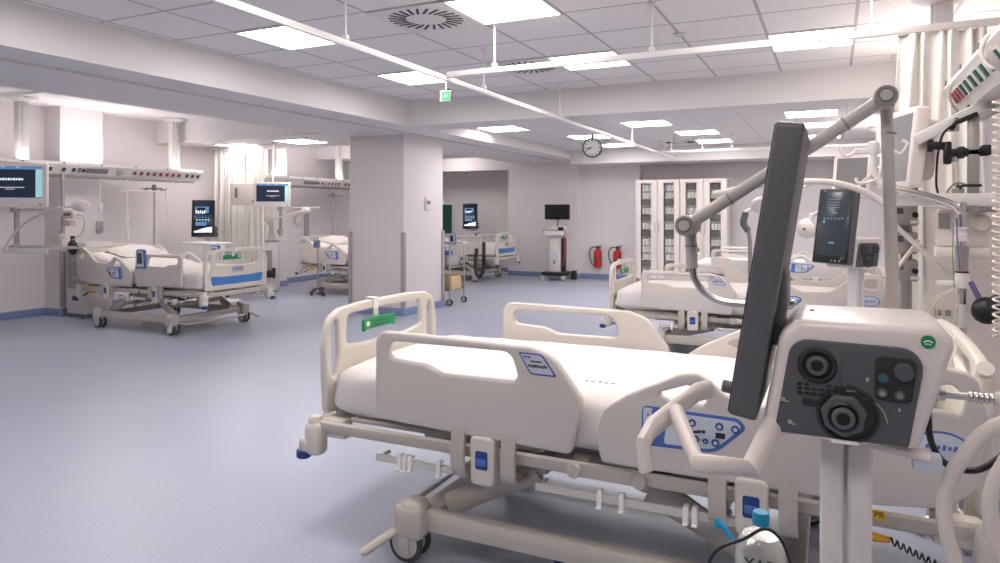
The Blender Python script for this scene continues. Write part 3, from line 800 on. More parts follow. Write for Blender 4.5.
    if ui == 'bright':
        d.use('ui_blue')
        d.box((-.02, .13, .003), (.20, .10, .002), M_=ms); d.use('screen_dark').box((-.03, .14, .004), (.12, .05, .002), M_=ms)
        for k in range(5): d.use('ui_white').box((-.10+.03*k, .10-.01*(k % 2), .0045), (.018, .05, .002), M_=ms)
        d.use('ui_blue').box((0, .035, .003), (.24, .004, .002), M_=ms)
        for r_ in range(3):
            for k in range(5): d.use('ui_white' if r_ == 1 else 'ui_blue').box((-.09+.042*k, .01-.035*r_, .003), (.026, .014, .002), M_=ms)
        d.use('ui_blue').box((-.03, -.09, .003), (.16, .05, .002), M_=ms)
        wv = [(-.13,-.225),(.13,-.225),(.13,-.135),(.06,-.145),(-.02,-.165),(-.08,-.19),(-.13,-.20)]
        d.use('ui_white').panel(wv, [], .002, .0003, ms @ Matrix.Translation((0,0,.003)), 1)
    else:
        for k in range(6): d.use('ui_dim').box((-.06+.03*k*1.1-.03, .055, .003), (.014, .012, .002), M_=ms)
        d.use('ui_dim').box((0, .1, .003), (.05, .006, .002), M_=ms); d.box((-.09, .03, .003), (.02, .02, .002), M_=ms)
        for k in range(4): d.box((-.02, .20-.02*k, .003), (.12, .003, .002), M_=ms)
        d.box((.0, -.13, .003), (.05, .012, .002), M_=ms)
    d.use('joint_grey').box((-.11, h/2-.018, .003), (.03, .008, .002), M_=ms)
    d.use('joint_grey'); 
    for k in range(3): d.box((.02+.035*k, -h/2+.022, .003), (.012, .012, .002), M_=ms)
    d.build('display', None, so)
    km = m @ Matrix.Translation((.12, -.245, .026))
    k0 = km @ Vector((0,0,0)); k1 = (km.to_3x3() @ Vector((0,0,1)))
    MB().lathe([(.015,0),(.015,.004),(.0125,.006),(.0125,.020),(.011,.023),(0,.023)], k0, k1, 20).build('rotary_knob', 'screen_shell', so)
    hg = MB(); hg.panel(rpoly([(-.14,1.17,.01),(-.125,1.31,.01),(-.112,1.305,.01),(-.104,1.272,.02),(-.104,1.205,.02),(-.115,1.17,.01)], 4), [], .13, .012, XZ(0, .03, 0), 3)
    hg.box((-.125, .03, 1.18), (.03, .11, .10), .01)
    hg.build('hinge_mount', 'screen_shell', t)
    # column and wheeled base
    c = MB()
    for x in (-.024, .024): c.box((x, .0, .56), (.042, .085, .86), .009, seg=3)
    c.use('alu_white').box((0, .005, .56), (.02, .06, .86))
    c.build('column', None if c.slots else 'vent_white', t)
    ba = MB()
    for s in (-1, 1):
        for e in (-1, 1): ba.tube([(0, 0, .15), (s*.14, e*.17, .125), (s*.22, e*.27, .10)], [.045, .035, .03], 10, 2, flat=(1, .6))
    ba.lathe([(.08,.10),(.08,.16),(.05,.2)], seg=20)
    ba.build('base', 'vent_white', t)
    for s in (-1, 1):
        for e in (-1, 1):
            w = MB(); w.use('tyre').lathe([(.03,-.016),(.05,-.014),(.05,.014),(.03,.016)], (s*.22, e*.27, .05), (0,1,0), 18); w.use('wheel_grey').box((s*.22, e*.27, .09), (.04, .045, .04), .01)
            w.build('caster', None, t)
    if extra:
        # bent handle bars on the patient side of the cart
        hb = MB().tube([(-.285, .20, .975), (-.312, .17, .972), (-.348, -.14, .968), (-.350, -.195, .955), (-.343, -.20, .905)], .023, 12, 1, flat=(.55, 1))
        hb.tube([(-.315, -.06, .985), (-.248, -.20, .935), (-.155, -.20, .940), (-.125, -.09, .995)], .020, 12, 1, flat=(.75, 1))
        hb.build('handle', 'hose_white', t)
        ub = MB(); ub.use('vent_white').box((.085, -.06, .966), (.10, .04, .012), .003, (0,.12,0)); ub.use('panel_grey').box((.13, -.06, .95), (.045, .03, .03), .003); ub.build('drain_block', None, t)
        # bracket tray for the bottle
        tr = MB(); tr.box((-.155, .08, .504), (.20, .13, .012), .004); tr.box((-.055, .03, .50), (.05, .05, .04), .006); tr.build('bottle_tray', 'alu_white', t)
        # tube support arm rising behind the body
        a = MB()
        a.tube([(.098, .20, 1.10), (.082, .20, 1.62)], [.0135, .0125], 14)
        a.box((.098, .17, 1.14), (.05, .07, .06), .01)
        a.tube([(.078, .165, 1.64), (-.05, .165, 1.553), (-.334, .165, 1.366)], [.0155, .0145, .0145], 14)
        a.tube([(-.334, .20, 1.366), (-.328, .20, 1.262)], [.0145, .0125], 14)
        ao = a.build('support_arm', 'arm_grey', t)
        for x, z, r_ in ((.078, 1.64, .0235), (-.334, 1.366, .0250)):
            j = MB(); j.use('arm_grey').lathe([(r_,-.03),(r_,.042),(r_-.004,.046)], (x, .18, z), (0,-1,0), 28)
            j.use('joint_grey').lathe([(r_-.003,.045),(r_-.003,.052),(r_*.62,.052),(r_*.62,.048)], (x, .18, z), (0,-1,0), 28)
            j.use('arm_grey').lathe([(r_*.5,.046),(r_*.5,.056),(0,.056)], (x, .18, z), (0,-1,0), 20)
            j.build('joint', None, ao)
        for p0, p1, r_ in (((.004,.165,1.59),(.000,.165,1.5875),0.0165), ((-.235,.165,1.431),(-.239,.165,1.4285),.0158), ((-.331,.20,1.318),(-.331,.20,1.314),.0150), ((.0875,.20,1.57),(.0873,.20,1.566),.0140)):
            MB().cyl(p0, p1, r_, seg=20).build('collar', 'joint_grey', ao)
        gn = MB().tube([(-.328,.20,1.265), (-.322,.20,1.235), (-.300,.20,1.205), (-.262,.20,1.186), (-.21,.20,1.182), (-.15,.20,1.185), (-.10,.20,1.19)], .0085, 12, 6)
        gn.build('gooseneck', 'steel', ao)
        # gas connector on the right flank with its braided hose
        g = MB(); g.use('steel').lathe([(.016,0),(.016,.022),(.012,.026),(.012,.034),(.007,.036),(.007,.07)], (.128, -.02, 1.065), (1,0,0), 8)
        for k in range(6): g.lathe([(.0075,.07+.008*k),(.0095,.073+.008*k),(.0095,.076+.008*k),(.0075,.078+.008*k)], (.128, -.02, 1.065), (1,0,0), 14)
        g.build('gas_connector', None, t)
    return t
VENT = make_vent('large near ventilator with dark screen seen edge-on and grey connector panel', (.02, 1.52, 0), 0, 'dim', True)
make_vent('ventilator behind the near one, dark portrait screen facing the viewer', (.15, 5.95, 0), R(48), 'dim')
make_vent('ventilator with bright blue screen beside the left bed', (-8.9, 7.95, 0), R(132), 'bright')
make_vent('small distant ventilator with bright blue screen in the rear recess past the pillar', (-7.40, 14.05, 0), R(115), 'bright')

# hoses of the near ventilator
tag(MB().tube([(.262, 1.50, 1.065), (.40, 1.43, 1.085), (.55, 1.28, 1.08)], .014, 12, 5).build('gas_hose', 'hose_white'), 'short white gas hose leaving the steel connector at the right edge', 'hose')
def corr(pts, r, label, n=10):
    P = catmull(pts, n); rr = [r*(1+.05*(i % 2)) for i in range(len(P))]
    return tag(MB().tube(P, rr, 14).build('breathing_hose', 'hose_white'), label, 'hose')
corr([(.40, 1.46, 1.07), (.262, 1.47, 1.030), (.199, 1.47, .950), (.178, 1.47, .877), (.186, 1.47, .805), (.210, 1.47, .730), (.26, 1.48, .64), (.36, 1.5, .56)], .0125, 'thick white hose looping down at the bottom right corner')
corr([(.42, 1.47, 1.03), (.30, 1.47, 1.0), (.262, 1.47, .950), (.246, 1.47, .895), (.249, 1.47, .850), (.264, 1.47, .808), (.32, 1.47, .72), (.42, 1.48, .66)], .0125, 'second thick white hose at the right edge with printed marks')
tag(MB().tube([(.20, 1.90, .99), (.198, 1.90, .93), (.205, 1.9, .86), (.235, 1.9, .815), (.29, 1.9, .81), (.34, 1.9, .85), (.40, 1.9, .93)], .0075, 10, 6).build('black_cable', 'black_plastic'), 'black cable hanging in a loop behind the white hoses', 'cable')

# bottle on the ventilator tray
bt = thing('water_bottle', 'clear bottle with bright blue cap and black lettering at the bottom edge', 'bottle', (-.142, 1.60, .511))
prof = [(.050,0),(.055,.006),(.056,.02),(.056,.15),(.052,.178),(.040,.196),(.022,.206),(.017,.208),(.017,.224)]
MB().lathe(prof, seg=32).build('bottle_body', 'clear_plastic', bt)
MB().lathe([(.048,.006),(.0535,.012),(.0535,.12),(.0535,.15),(.049,.176),(.038,.192)], seg=28).build('metal_liner', 'foil', bt)
MB().lathe([(.017,.214),(.018,.218),(.018,.236),(.016,.241),(0,.241)], seg=20).build('cap', 'cyan_cap', bt)
MB().text('YAPT', .034, frame(.012, -.0572, .150, (1,.0,0), (0,0,1)), .001).build('lettering', 'black_print', bt)
b2 = thing('water_bottle', 'smaller clear bottle with slim blue nozzle left of the lettered bottle', 'bottle', (-.229, 1.60, .511))
MB().lathe([(.024,0),(.027,.01),(.027,.16),(.022,.185),(.009,.197)], seg=24).build('bottle_body', 'clear_plastic', b2)
MB().tube([(0,0,.19),(-.004,0,.205),(.018,-.01,.19),(.034,-.02,.172)], [.008,.007,.006,.004], 10, 2).build('nozzle', 'cyan_cap', b2)
tag(MB().tube([(-.215,1.54,.56),(-.235,1.53,.61),(-.238,1.53,.655),(-.215,1.53,.69),(-.17,1.535,.715),(-.13,1.54,.742),(-.10,1.54,.728),(-.083,1.54,.69),(-.076,1.54,.64),(-.082,1.54,.59),(-.10,1.53,.55)], .0035, 8, 6).build('drip_tube', 'black_plastic'), 'thin dark tube looping around the blue-capped bottles', 'tube')

# ------------------------------------------------------------------ monitors, arms and other equipment
def monitor(label, loc, rz, w, h, kind, tilt=0., name='patient_monitor', arm=None, depth=.09, group=None, hook=False):
    """front faces local -y"""
    t = thing(name, label, 'monitor', loc, rz, group)
    m = Matrix.Rotation(tilt, 4, 'X') @ frame(0,0,0,(1,0,0),(0,0,1))
    q = MB(); q.use('vent_white').panel(rpoly([(-w/2,-h/2,.02),(w/2,-h/2,.02),(w/2,h/2,.02),(-w/2,h/2,.02)], 5), [], depth*.5, .01, m, 3)
    q.panel(rpoly([(-w*.38,-h*.38,.04),(w*.38,-h*.38,.04),(w*.38,h*.38,.04),(-w*.38,h*.38,.04)], 5), [], depth*.7, .02, m @ Matrix.Translation((0,0,-depth*.45)), 3)
    q.build('housing', None, t)
    ms = m @ Matrix.Translation((0,0,depth*.25+.0005))
    d = MB()
    if kind == 'lit':
        sw, sh = w*.86, h*.72
        d.use('ui_blue').box((0,.03*h/.4,0), (sw, sh, .002), M_=ms)
        d.use('screen_navy').box((-.01*w-.0*sw, .03*h/.4-.012*h/.4, .001), (sw*.97, sh*.88, .002), M_=ms)
        d.use('ui_cyan').box((sw*.445, .03*h/.4-.012, .002), (sw*.105, sh*.88, .002), M_=ms)
        for k in range(9): d.use('ui_white').box((-.13*w+.036*w*k, .07*h/.4*.8, .002), (.026*w, (.03+.01*(k % 2))*h*1.4, .002), M_=ms)
        for k in range(14): d.use('ui_white').box((-.16*w+.026*w*k, -.02*h/.4*.9, .002), (.016*w, .018*h, .002), M_=ms)
        for k in range(5): d.use('ui_white').box((-.06*w+.026*w*k, -.034*h/.4, .002), (.016*w, .014*h, .002), M_=ms)
        for k in range(3): d.use('ui_white').box((-.3*w+.2*w*k, .03*h/.4+sh*.47, .002), (.05*w, .012*h, .002), M_=ms)
        d.use('shade_grey').box((w*.4, -h*.43, 0), (.03*w, .02, .002), M_=ms)
    else:
        d.use('screen_grey').box((0,.0,0), (w*.80, h*.84, .002), M_=ms)
        d.use('shade_grey').box((0,-h*.455,0), (w*.1, .008, .002), M_=ms)
    d.build('display', None, t)
    if arm:
        a = MB(); a.tube([Vector(p) for p in arm], .016, 10, 1); a.box(arm[-1], (.06, .06, .08), .01); a.build('mount_arm', 'alu_white', t)
    return t
# left bay 1: post hanging from the beam, shelf, monitor, lamp, pump
def hang_post(label, x, y, z0, shelf, rail_z):
    t = thing('equipment_post', label, 'equipment post', (x, y, 0), 0, 'equipment posts under the supply beams')
    MB().box((0, 0, (1.845+z0)/2), (.035, .05, 1.845-z0), .005).build('post', 'steel_dull', t)
    for z in (rail_z, z0+.08):
        c = MB(); c.box((0, -.01, z), (.085, .09, .075), .012); c.cyl((.05,-.02,z), (.075,-.02,z), .014, seg=10); c.build('clamp', 'wheel_grey', t)
    a = MB(); a.box((.46, 0, rail_z), (.9, .025, .03), .004); a.build('cross_rail', 'alu_white', t)
    if shelf:
        s = MB(); s.box((.50, -.02, z0+.085), (.86, .36, .02), .006); s.use('steel_dull').box((.50, -.02, z0+.10), (.82, .33, .012), .004); s.use('alu_white').box((.5, -.2, z0+.06), (.86, .015, .07), .006)
        s.build('shelf', None, t)
    return t
hang_post('grey equipment post with shelf under the screen at the left edge', -8.93, 5.10, .88, True, 1.42)
monitor('white monitor with lit dark screen cut off by the left edge', (-8.40, 4.74, 1.69), R(40), .74, .50, 'lit', arm=[(0,.06,0),(.02,.24,-.02)], group=None)
lamp = thing('exam_lamp', 'white exam lamp on a long curved arm beside the left bed', 'lamp', (-8.60, 4.80, 1.01))
MB().tube([(0,0,-.06),(.02,0,.02),(.28,0,.22),(.70,0,.38),(1.05,0,.43),(1.27,0,.442)], .013, 10, 8).build('curved_arm', 'hose_white', lamp)
MB().lathe([(.02,-.10),(.045,-.09),(.06,-.03),(.065,.03),(.055,.07),(.03,.09)], (1.33,0,.445), (1,0,.05), 20).build('lamp_head', 'vent_white', lamp)
pu = thing('infusion_pump', 'small white pump box with grey display above the hoses at left', 'infusion pump', (-8.45, 5.42, 0))
q = MB(); q.use('vent_white').box((.05,0,1.36), (.26,.12,.11), .02); q.use('shade_grey').box((.08,-.061,1.36), (.14,.004,.04), .002); q.use('vent_white').box((.03,0,1.25), (.14,.1,.07), .02); q.build('pump_body', None, pu)
MB().box((-.10,0,1.40), (.035,.04,.90), .004).build('pump_post', 'steel_dull', pu)
MB().tube([(.16,0,1.36),(.30,-.02,1.34),(.34,-.02,1.24),(.28,-.02,1.12),(.12,-.03,1.05)], .007, 8, 6).build('pump_line', 'cable_grey', pu)
ho = MB()
for k in range(4): ho.tube([(.0+.03*k,-.06,1.02),( -.04+.05*k,-.10,1.12+.01*k),(.05+.03*k,-.08,1.17),(.14,-.09+.01*k,1.08),(.10+.02*k,-.08,.98)], .016, 8, 5)
tag(ho.build('breathing_hose', 'hose_white'), 'tangle of pale breathing hoses beside the left bed head', 'hose').location = (-8.52, 5.40, -.06)
bg = MB(); bg.sphere((0,0,0), .075, (.8,.7,1.25)); bg.cyl((0,0,.08), (0,0,.14), .025); o = bg.build('breathing_bag', 'black_plastic'); o.location = (-8.36, 5.42, .955); tag(o, 'black breathing bag hanging from the hoses at the left bed head', 'breathing bag')
cb = thing('bedside_cabinet', 'white cabinet with dark wire grille between left wall pilaster and bed', 'cabinet', (-8.97, 6.05, 0))
q = MB(); q.box((0,0,.52), (.38,.38,.94), .01); q.build('cabinet_body', 'wall_paint', cb)
g = MB(); g.use('monitor_back').box((.0,-.193,.64), (.34,.006,.52)); 
for k in range(5): g.use('steel').box((0,-.197,.42+.11*k), (.34,.006,.012))
for k in range(4): g.use('steel').box((-.15+.1*k,-.197,.64), (.012,.006,.52))
g.build('grille_panel', None, cb)
MB().box((0,-.20,.24), (.12,.012,.025), .004).build('handle', 'black_plastic', cb)
q = MB()
for sx in (-1, 1):
    for sy in (-1, 1): q.cyl((sx*.17, sy*.16, 0), (sx*.17, sy*.16, .06), .02)
q.build('feet', 'shade_grey', cb)

def iv_hooks(label, x, y, z0, z1, base=True, dark=True):
    t = thing('infusion_stand', label, 'infusion stand', (x, y, 0), 0, 'infusion stands with hooks')
    MB().cyl((0,0,z0), (0,0,z1), .012).build('pole', 'steel', t)
    h = MB()
    for k in range(4):
        a = k*math.pi/2+.3
        ca, sa = math.cos(a), math.sin(a)
        h.tube([(0,0,z1-.03),(.12*ca,.12*sa,z1-.03),(.17*ca,.17*sa,z1-.06),(.20*ca,.20*sa,z1-.02)], .007, 6, 3)
    h.lathe([(.03,-.06),(.035,-.03),(.03,.02),(.012,.03)], (0,0,z1), seg=14)
    h.build('hooks', 'shade_grey' if dark else 'alu_white', t)
    if base:
        b = MB()
        for k in range(5):
            a = k*2*math.pi/5
            b.tube([(0,0,.10),(.26*math.cos(a),.26*math.sin(a),.055)], [.02,.014], 8)
            b.lathe([(.02,-.012),(.027,-.01),(.027,.01),(.02,.012)], (.26*math.cos(a),.26*math.sin(a),.027), (-math.sin(a),math.cos(a),0), 12)
        b.build('wheeled_base', 'steel_dull', t)
    return t
iv_hooks('infusion stand with dark hook cluster beneath the beam behind the left bed', -9.0, 7.05, .02, 1.76)
iv_hooks('infusion stand with hooks behind the half-hidden bed by the pillar', -9.0, 11.1, .02, 1.74)
sk = thing('infusion_line_set', 'pale infusion lines and drip chambers hanging behind the left bed', 'infusion lines', (-8.9, 6.55, 0), 0)
MB().tube([(0,0,1.84),(0,0,1.2),(.01,.01,.98)], .010, 8, 4).build('hanging_tube', 'jar_white', sk)
MB().tube([(-.01,.62,1.68),(.0,.30,1.69),(0,-.1,1.68)], .009, 8, 3).build('cross_tube', 'jar_white', sk)
MB().tube([(0,.62,1.68),(0,.65,1.3),(.02,.75,1.05),(.03,.85,.96)], .008, 8, 5).build('slanted_tube', 'jar_white', sk)
q = MB()
for z in (1.25,1.1,1.0): MB().lathe([(.018,0),(.024,.02),(.024,.07),(.012,.1)], (0,0,z), seg=12).build('drip_chamber', 'jar_white', sk)
q.lathe([(.02,0),(.028,.02),(.028,.08),(.014,.11)], (0,-.40,1.4), seg=12); q.cyl((0,-.40,1.5),(0,-.40,1.84),.004,seg=6)
q.build('drip_chamber', 'jar_white', sk)
ot = thing('overbed_table', 'narrow white overbed table standing before the bright blue screen', 'table', (-8.05, 7.42, 0))
MB().box((-.33,0,.925), (.66,.40,.03), .012).build('table_top', 'jar_white', ot)
MB().box((0,0,.48), (.06,.09,.86), .01).build('post', 'alu_white', ot)
MB().panel(rpoly([(-.45,-.22,.05),(.25,-.20,.05),(.25,.20,.05),(-.45,.22,.05)], 4), [], .04, .01, XY(-.05,0,.085)).build('base', 'alu_white', ot)
for sx in (-.45, .16):
    for sy in (-.18, .18):
        MB().lathe([(.02,-.014),(.032,-.012),(.032,.012),(.02,.014)], (sx, sy, .033), (0,1,0), 14).build('caster', 'tyre', ot)

# left bay 2
hang_post('equipment post under the smaller lit screen near the bunched curtain', -8.98, 9.62, .95, False, 1.46)
monitor('smaller white monitor with lit dark screen between curtain and pillar', (-7.74, 8.12, 1.65), R(40), .54, .38, 'lit', arm=[(0,.06,.05),(0,.10,.18),(0,.10,.80)])
eq = thing('wall_box', 'plain white equipment box with grey slot left of the smaller lit screen', 'equipment box', (-8.28, 8.10, 1.66), R(38))
q = MB(); q.use('vent_white').box((0,0,0), (.42,.16,.34), .02); q.use('shade_grey').box((-.12,-.081,.02), (.04,.004,.16), .002); q.use('shade_grey').cyl((.13,-.08,-.11), (.13,-.085,-.11), .018); q.build('box_body', None, eq)
MB().tube([(0,.06,.17),(0,.06,.40),(0,.06,.74)], .016, 10).build('hanging_arm', 'alu_white', eq)
l2 = thing('exam_lamp', 'exam lamp with slim white arm under the smaller lit screen', 'lamp', (-8.75, 8.95, 1.1))
MB().tube([(0,0,-.26),(0,0,.02),(.35,.05,.2),(.75,.15,.30)], .013, 8, 6).build('curved_arm', 'hose_white', l2)
MB().lathe([(.02,-.08),(.05,-.06),(.06,.02),(.03,.07)], (.82,.16,.31), (1,.1,.0), 16).build('lamp_head', 'vent_white', l2)
c2 = thing('supply_cabinet', 'white pedestal cabinet with grey window beside the half-hidden bed', 'cabinet', (-9.02, 9.30, 0), R(38))
q = MB(); q.use('wall_paint').box((0,0,.44), (.44,.42,.84), .01); q.use('steel_dull').box((0,0,.87), (.46,.44,.02), .004); q.use('skirting_blue').box((0,0,.03), (.42,.40,.06)); q.build('cabinet_body', None, c2)
MB().use('monitor_back').panel(rpoly([(-.15,.36,.01),(.15,.36,.01),(.15,.72,.01),(-.15,.72,.01)], 3), [], .01, .002, XZ(-.02,-.212,0), 1).build('window_panel', None, c2)
MB().box((.10,-.26,.31), (.16,.08,.12), .03).box((.16,-.24,.33), (.06,.06,.18), .02).build('black_pouch', 'black_plastic', c2)
q = MB()
for k in range(5): q.tube([(.0+.03*k,-.06,1.55),(-.03+.05*k,-.12,1.35),(.10+.02*k,-.10,1.15),(.05+.04*k,-.09,.92)], .011, 7, 5)
tag(q.build('infusion_tubing', 'cable_grey'), 'bundle of grey tubing hanging above the pedestal cabinet', 'tubing').location = (-8.65, 9.0, 0)
ph = thing('handset_stand', 'slim pole with small grey handset before the half-hidden bed', 'handset stand', (-7.66, 9.06, 0))
MB().cyl((0,0,.12), (0,0,.98), .014).build('pole', 'steel_dull', ph)
q = MB(); q.use('shade_grey').box((0,-.02,.86), (.12,.05,.13), .015); q.use('blue_print').box((0,-.046,.87), (.08,.004,.06)); q.build('handset', None, ph)
q = MB()
for sx in (-.12, .12): q.tube([(0,0,.13),(sx,0,.07)], .014, 8); q.lathe([(.02,-.012),(.035,-.01),(.035,.01),(.02,.012)], (sx,0,.036), (0,1,0), 14)
q.build('base', 'tyre', ph)
for y, x, z, lb in ((10.35,-9.58,1.3,'small round white wall outlet behind the half-hidden bed'),(10.75,-9.58,1.22,'smaller white wall outlet right of the round outlet')):
    q = MB().lathe([(.09,0),(.09,.03),(.06,.05),(0,.05)], (0,0,0), (1,0,0), 20); o = q.build('wall_outlet', 'vent_white'); o.location = (x,y,z); tag(o, lb, 'outlet')
o = MB().box((0,0,0), (.03,.12,.5), .01).build('wall_guard', 'guard_grey'); o.location = (-9.58, 11.0, 1.1); tag(o, 'grey upright guard strip on the wall behind the half-hidden bed', 'wall guard')
o = MB().box((0,0,0), (.03,.10,.16), .01).build('wall_guard', 'guard_grey'); o.location = (-9.252, 6.38, 1.18); tag(o, 'small grey bumper plate on the left wall pilaster', 'wall guard')

# rear recess
o = MB().panel(rpoly([(-.5,.87,.02),(.05,.87,.02),(.05,1.55,.02),(-.5,1.55,.02)]), [], .03, .005, XZ(0,0,0)).build('notice_board', 'green_dark'); o.location = (-8.28, 14.53, 0); tag(o, 'green board on the rear wall seen just past the pillar', 'board')
q = MB().tube([(0,-.05,.62),(0.02,-.12,.40),(.06,-.16,.16),(.12,-.14,.10),(.17,-.12,.20),(.18,-.1,.42),(.16,-.05,.75)], .035, 10, 6)
o = q.build('suction_hose', 'black_plastic'); o.location = (-6.22, 12.0, .05); tag(o, 'thick black hose looped at the foot of the recess bed', 'hose')
iv_hooks('slim infusion stand beside the blue screen in the rear recess', -7.95, 13.6, .02, 1.62, dark=False)
def dome(x, y, z, label):
    o = MB().use('vent_white').lathe([(.05,0),(.05,-.02),(.035,-.03)], seg=18).use('black_plastic').sphere((0,0,-.03), .03, seg=12).build('dome_camera'); o.location = (x,y,z); tag(o, label, 'camera', None)
dome(-7.5, 13.9, 2.30, 'tiny dome camera under the recess header beyond the pillar')
dome(-.45, 13.6, 2.33, 'tiny dome camera under the far beam right of the dark screen')
o = MB().use('alu_white').lathe([(.05,0),(.05,-.014),(.03,-.02)], seg=20).use('black_print').box((-.02,0,-.0205),(.012,.012,.003)).box((.02,0,-.0205),(.012,.012,.003)).box((0,0,-.0205),(.01,.01,.003)).build('ceiling_sensor'); o.location = (-1.05,5.36,CZ); tag(o, 'tiny ceiling sensor with dark dots under the cross curtain rail', 'sensor')
dome(-3.75, 6.55, CZ, 'small round detector on the ceiling beside the exit sign')

# pillar thermostat, exit sign, clock
th = thing('thermostat', 'small white thermostat with grey display on the square pillar', 'thermostat', (-5.17, 8.43, 1.50))
MB().box((.012,0,0), (.024,.15,.18), .008).build('cover', 'vent_white', th)
MB().box((.0245,0,.02), (.004,.09,.05), .001).build('display', 'shade_grey', th)
ex = thing('exit_sign', 'small green exit sign with white arrow hanging from the ceiling', 'exit sign', (-3.52, 6.1, 2.545))
ex.scale = (.75, .75, .75)
e2 = MB(); 
MB().box((0,0,.10), (.16,.04,.14)).build('sign_box', 'jar_white', ex).location = (0,0,-.085)
m1 = frame(0,-.021,.015,(1,0,0),(0,0,1))
f = MB(); f.use('green').box((0.008,0,0), (.13,.125,.003), M_=m1)
f.use('white_print').panel([(-.024,0),(.0,.025),(.0,.009),(.035,.009),(.035,-.009),(.0,-.009),(.0,-.025)], [], .004, .0002, m1, 1)
m2 = frame(.081,0,.015,(0,1,0),(0,0,1))
f.use('green_dark').box((0,0,0), (.034,.115,.003), M_=m2); f.use('white_print').box((0,.02,.001), (.018,.03,.003), M_=m2).box((0,-.03,.001), (.018,.02,.003), M_=m2)
f.build('sign_face', None, ex)
MB().cyl((0,0,.08), (0,0,.265), .008).lathe([(.03,.266),(.03,.258),(.01,.25)], seg=14).build('hanger', 'alu_white', ex)
ck = thing('hanging_clock', 'round white wall-style clock hanging from the rear ceiling', 'clock', (-3.40, 10.45, 2.385), R(12))
MB().lathe([(.150,-.04),(.155,-.03),(.155,.05),(.150,.055),(.135,.055),(.132,.046)], (0,0,0), (0,-1,0), 40).build('rim', 'screen_shell', ck)
MB().lathe([(.136,.04),(.136,.047),(0,.047)], (0,0,0), (0,-1,0), 40).build('dial', 'jar_white', ck)
q = MB()
for k in range(12):
    a = k*math.pi/6; r_ = .115
    q.box((r_*math.sin(a), -.048, r_*math.cos(a)), (.012, .003, .028 if k % 3 == 0 else .02), 0, (0, a, 0))
q.build('hour_marks', 'black_print', ck)
for nm, L_, w_, hr in (('minute_hand', .11, .009, 41.5/60), ('hour_hand', .075, .013, 8.69/12)):
    a = hr*2*math.pi
    MB().box((L_/2*math.sin(a), -.051, L_/2*math.cos(a)), (w_, .003, L_), 0, (0, a, 0)).build(nm, 'black_print', ck)
MB().cyl((0,.0,.15), (0,0,.215), .018).build('hanger', 'black_plastic', ck)

# steel trolley next to the pillar
tr = thing('steel_trolley', 'steel trolley on wheels beside the square pillar', 'trolley', (-5.36, 9.18, 0))
q = MB()
for sy in (-.22, .22): q.tube([(-.30,sy,.10),(-.30,sy,.88),(-.27,sy,.92),(.22,sy,.92),(.25,sy,.88),(.25,sy,.10)], .011, 10, 1)
for sx in (-.30,.25): q.cyl((sx,-.22,.88), (sx,.22,.88), .009)
q.build('trolley_frame', 'steel_dull', tr)
for z in (.22, .56): 
    s = MB(); s.box((-.025,0,z), (.55,.44,.012), .003); s.box((-.025,-.22,z+.02), (.55,.008,.045)); s.box((-.025,.22,z+.02), (.55,.008,.045)); s.build('shelf', 'steel_dull', tr)
for sx in (-.30,.25):
    for sy in (-.22,.22):
        s = MB(); s.use('tyre').lathe([(.03,-.014),(.05,-.012),(.05,.012),(.03,.014)], (sx,sy,.05), (0,1,0), 18); s.use('steel_dull').box((sx,sy,.085), (.03,.036,.05), .005); s.use('wheel_grey').lathe([(.03,-.015),(.03,.015)], (sx,sy,.05), (0,1,0), 12); s.build('caster', None, tr)
bx = thing('cardboard_box', 'brown cardboard box on the lower shelf of the steel trolley', 'box', (-5.28, 9.16, .2275))
MB().box((0,0,.10), (.34,.30,.20), .004).build('carton', 'card', bx); MB().box((0,0,.202), (.34,.05,.003)).box((0,-.152,.10), (.05,.002,.07)).build('tape', 'orange', bx)
g2 = MB(); g2.box((0,0,.085), (.42,.36,.16), .02); g2.box((0,0,.165), (.44,.38,.02), .008); o = g2.build('grey_tub', 'monitor_back'); o.location = (-5.38,9.18,.5675); tag(o, 'grey plastic tub on the top shelf of the steel trolley', 'tub')
o = MB().box((0,0,.02), (.16,.12,.04), .008).box((.02,.01,.05), (.10,.08,.025), .008).build('blue_pack', 'blue_print'); o.location = (-5.24,9.10,.743); tag(o, 'small blue pack lying on the grey tub', 'pack')

# ------------------------------------------------------------------ rear wall: scanner cart, extinguishers, glass cabinets
us = thing('scanner_cart', 'wheeled scanner cart with black flat screen against the rear wall', 'medical cart', (-5.10, 13.35, 0))
q = MB(); q.use('black_plastic').box((0,.02,1.38), (.54,.05,.31), .012); q.use('screen_off').box((0,-.006,1.385), (.51,.004,.275)); q.build('flat_screen', None, us)
q = MB(); q.tube([(0,.05,1.28),(0,.07,1.18),(0,.04,1.08)], .022, 8, 4); q.box((0,.05,1.25), (.12,.03,.06), .01); q.build('screen_arm', 'shade_grey', us)
q = MB(); q.use('vent_white').panel(rpoly([(-.22,-.24,.06),(.22,-.24,.06),(.18,.22,.05),(-.18,.22,.05)], 5), [], .09, .025, XY(0,0,.95))
q.use('vent_white').box((.0,.10,1.04), (.30,.16,.10), .03); q.use('black_plastic').box((.08,.01,1.04), (.12,.02,.07), .005)
q.use('shade_grey').box((-.03,-.10,.998), (.26,.16,.006), .002); q.build('console', None, us)
for sx in (-.235,.215):
    q = MB(); q.lathe([(.02,.0),(.028,.06),(.03,.10),(.018,.12)], (sx,-.12,.92), seg=12); q.build('probe', 'wheel_grey', us)
q = MB(); q.use('vent_white').box((-.02,.04,.52), (.24,.26,.80), .03); q.use('panel_grey').box((-.02,-.092,.48), (.16,.004,.22)); q.use('shade_grey').box((-.02,-.094,.36), (.05,.004,.06)); q.use('black_plastic').box((.13,.06,.5), (.05,.2,.7), .02); q.build('tower', None, us)
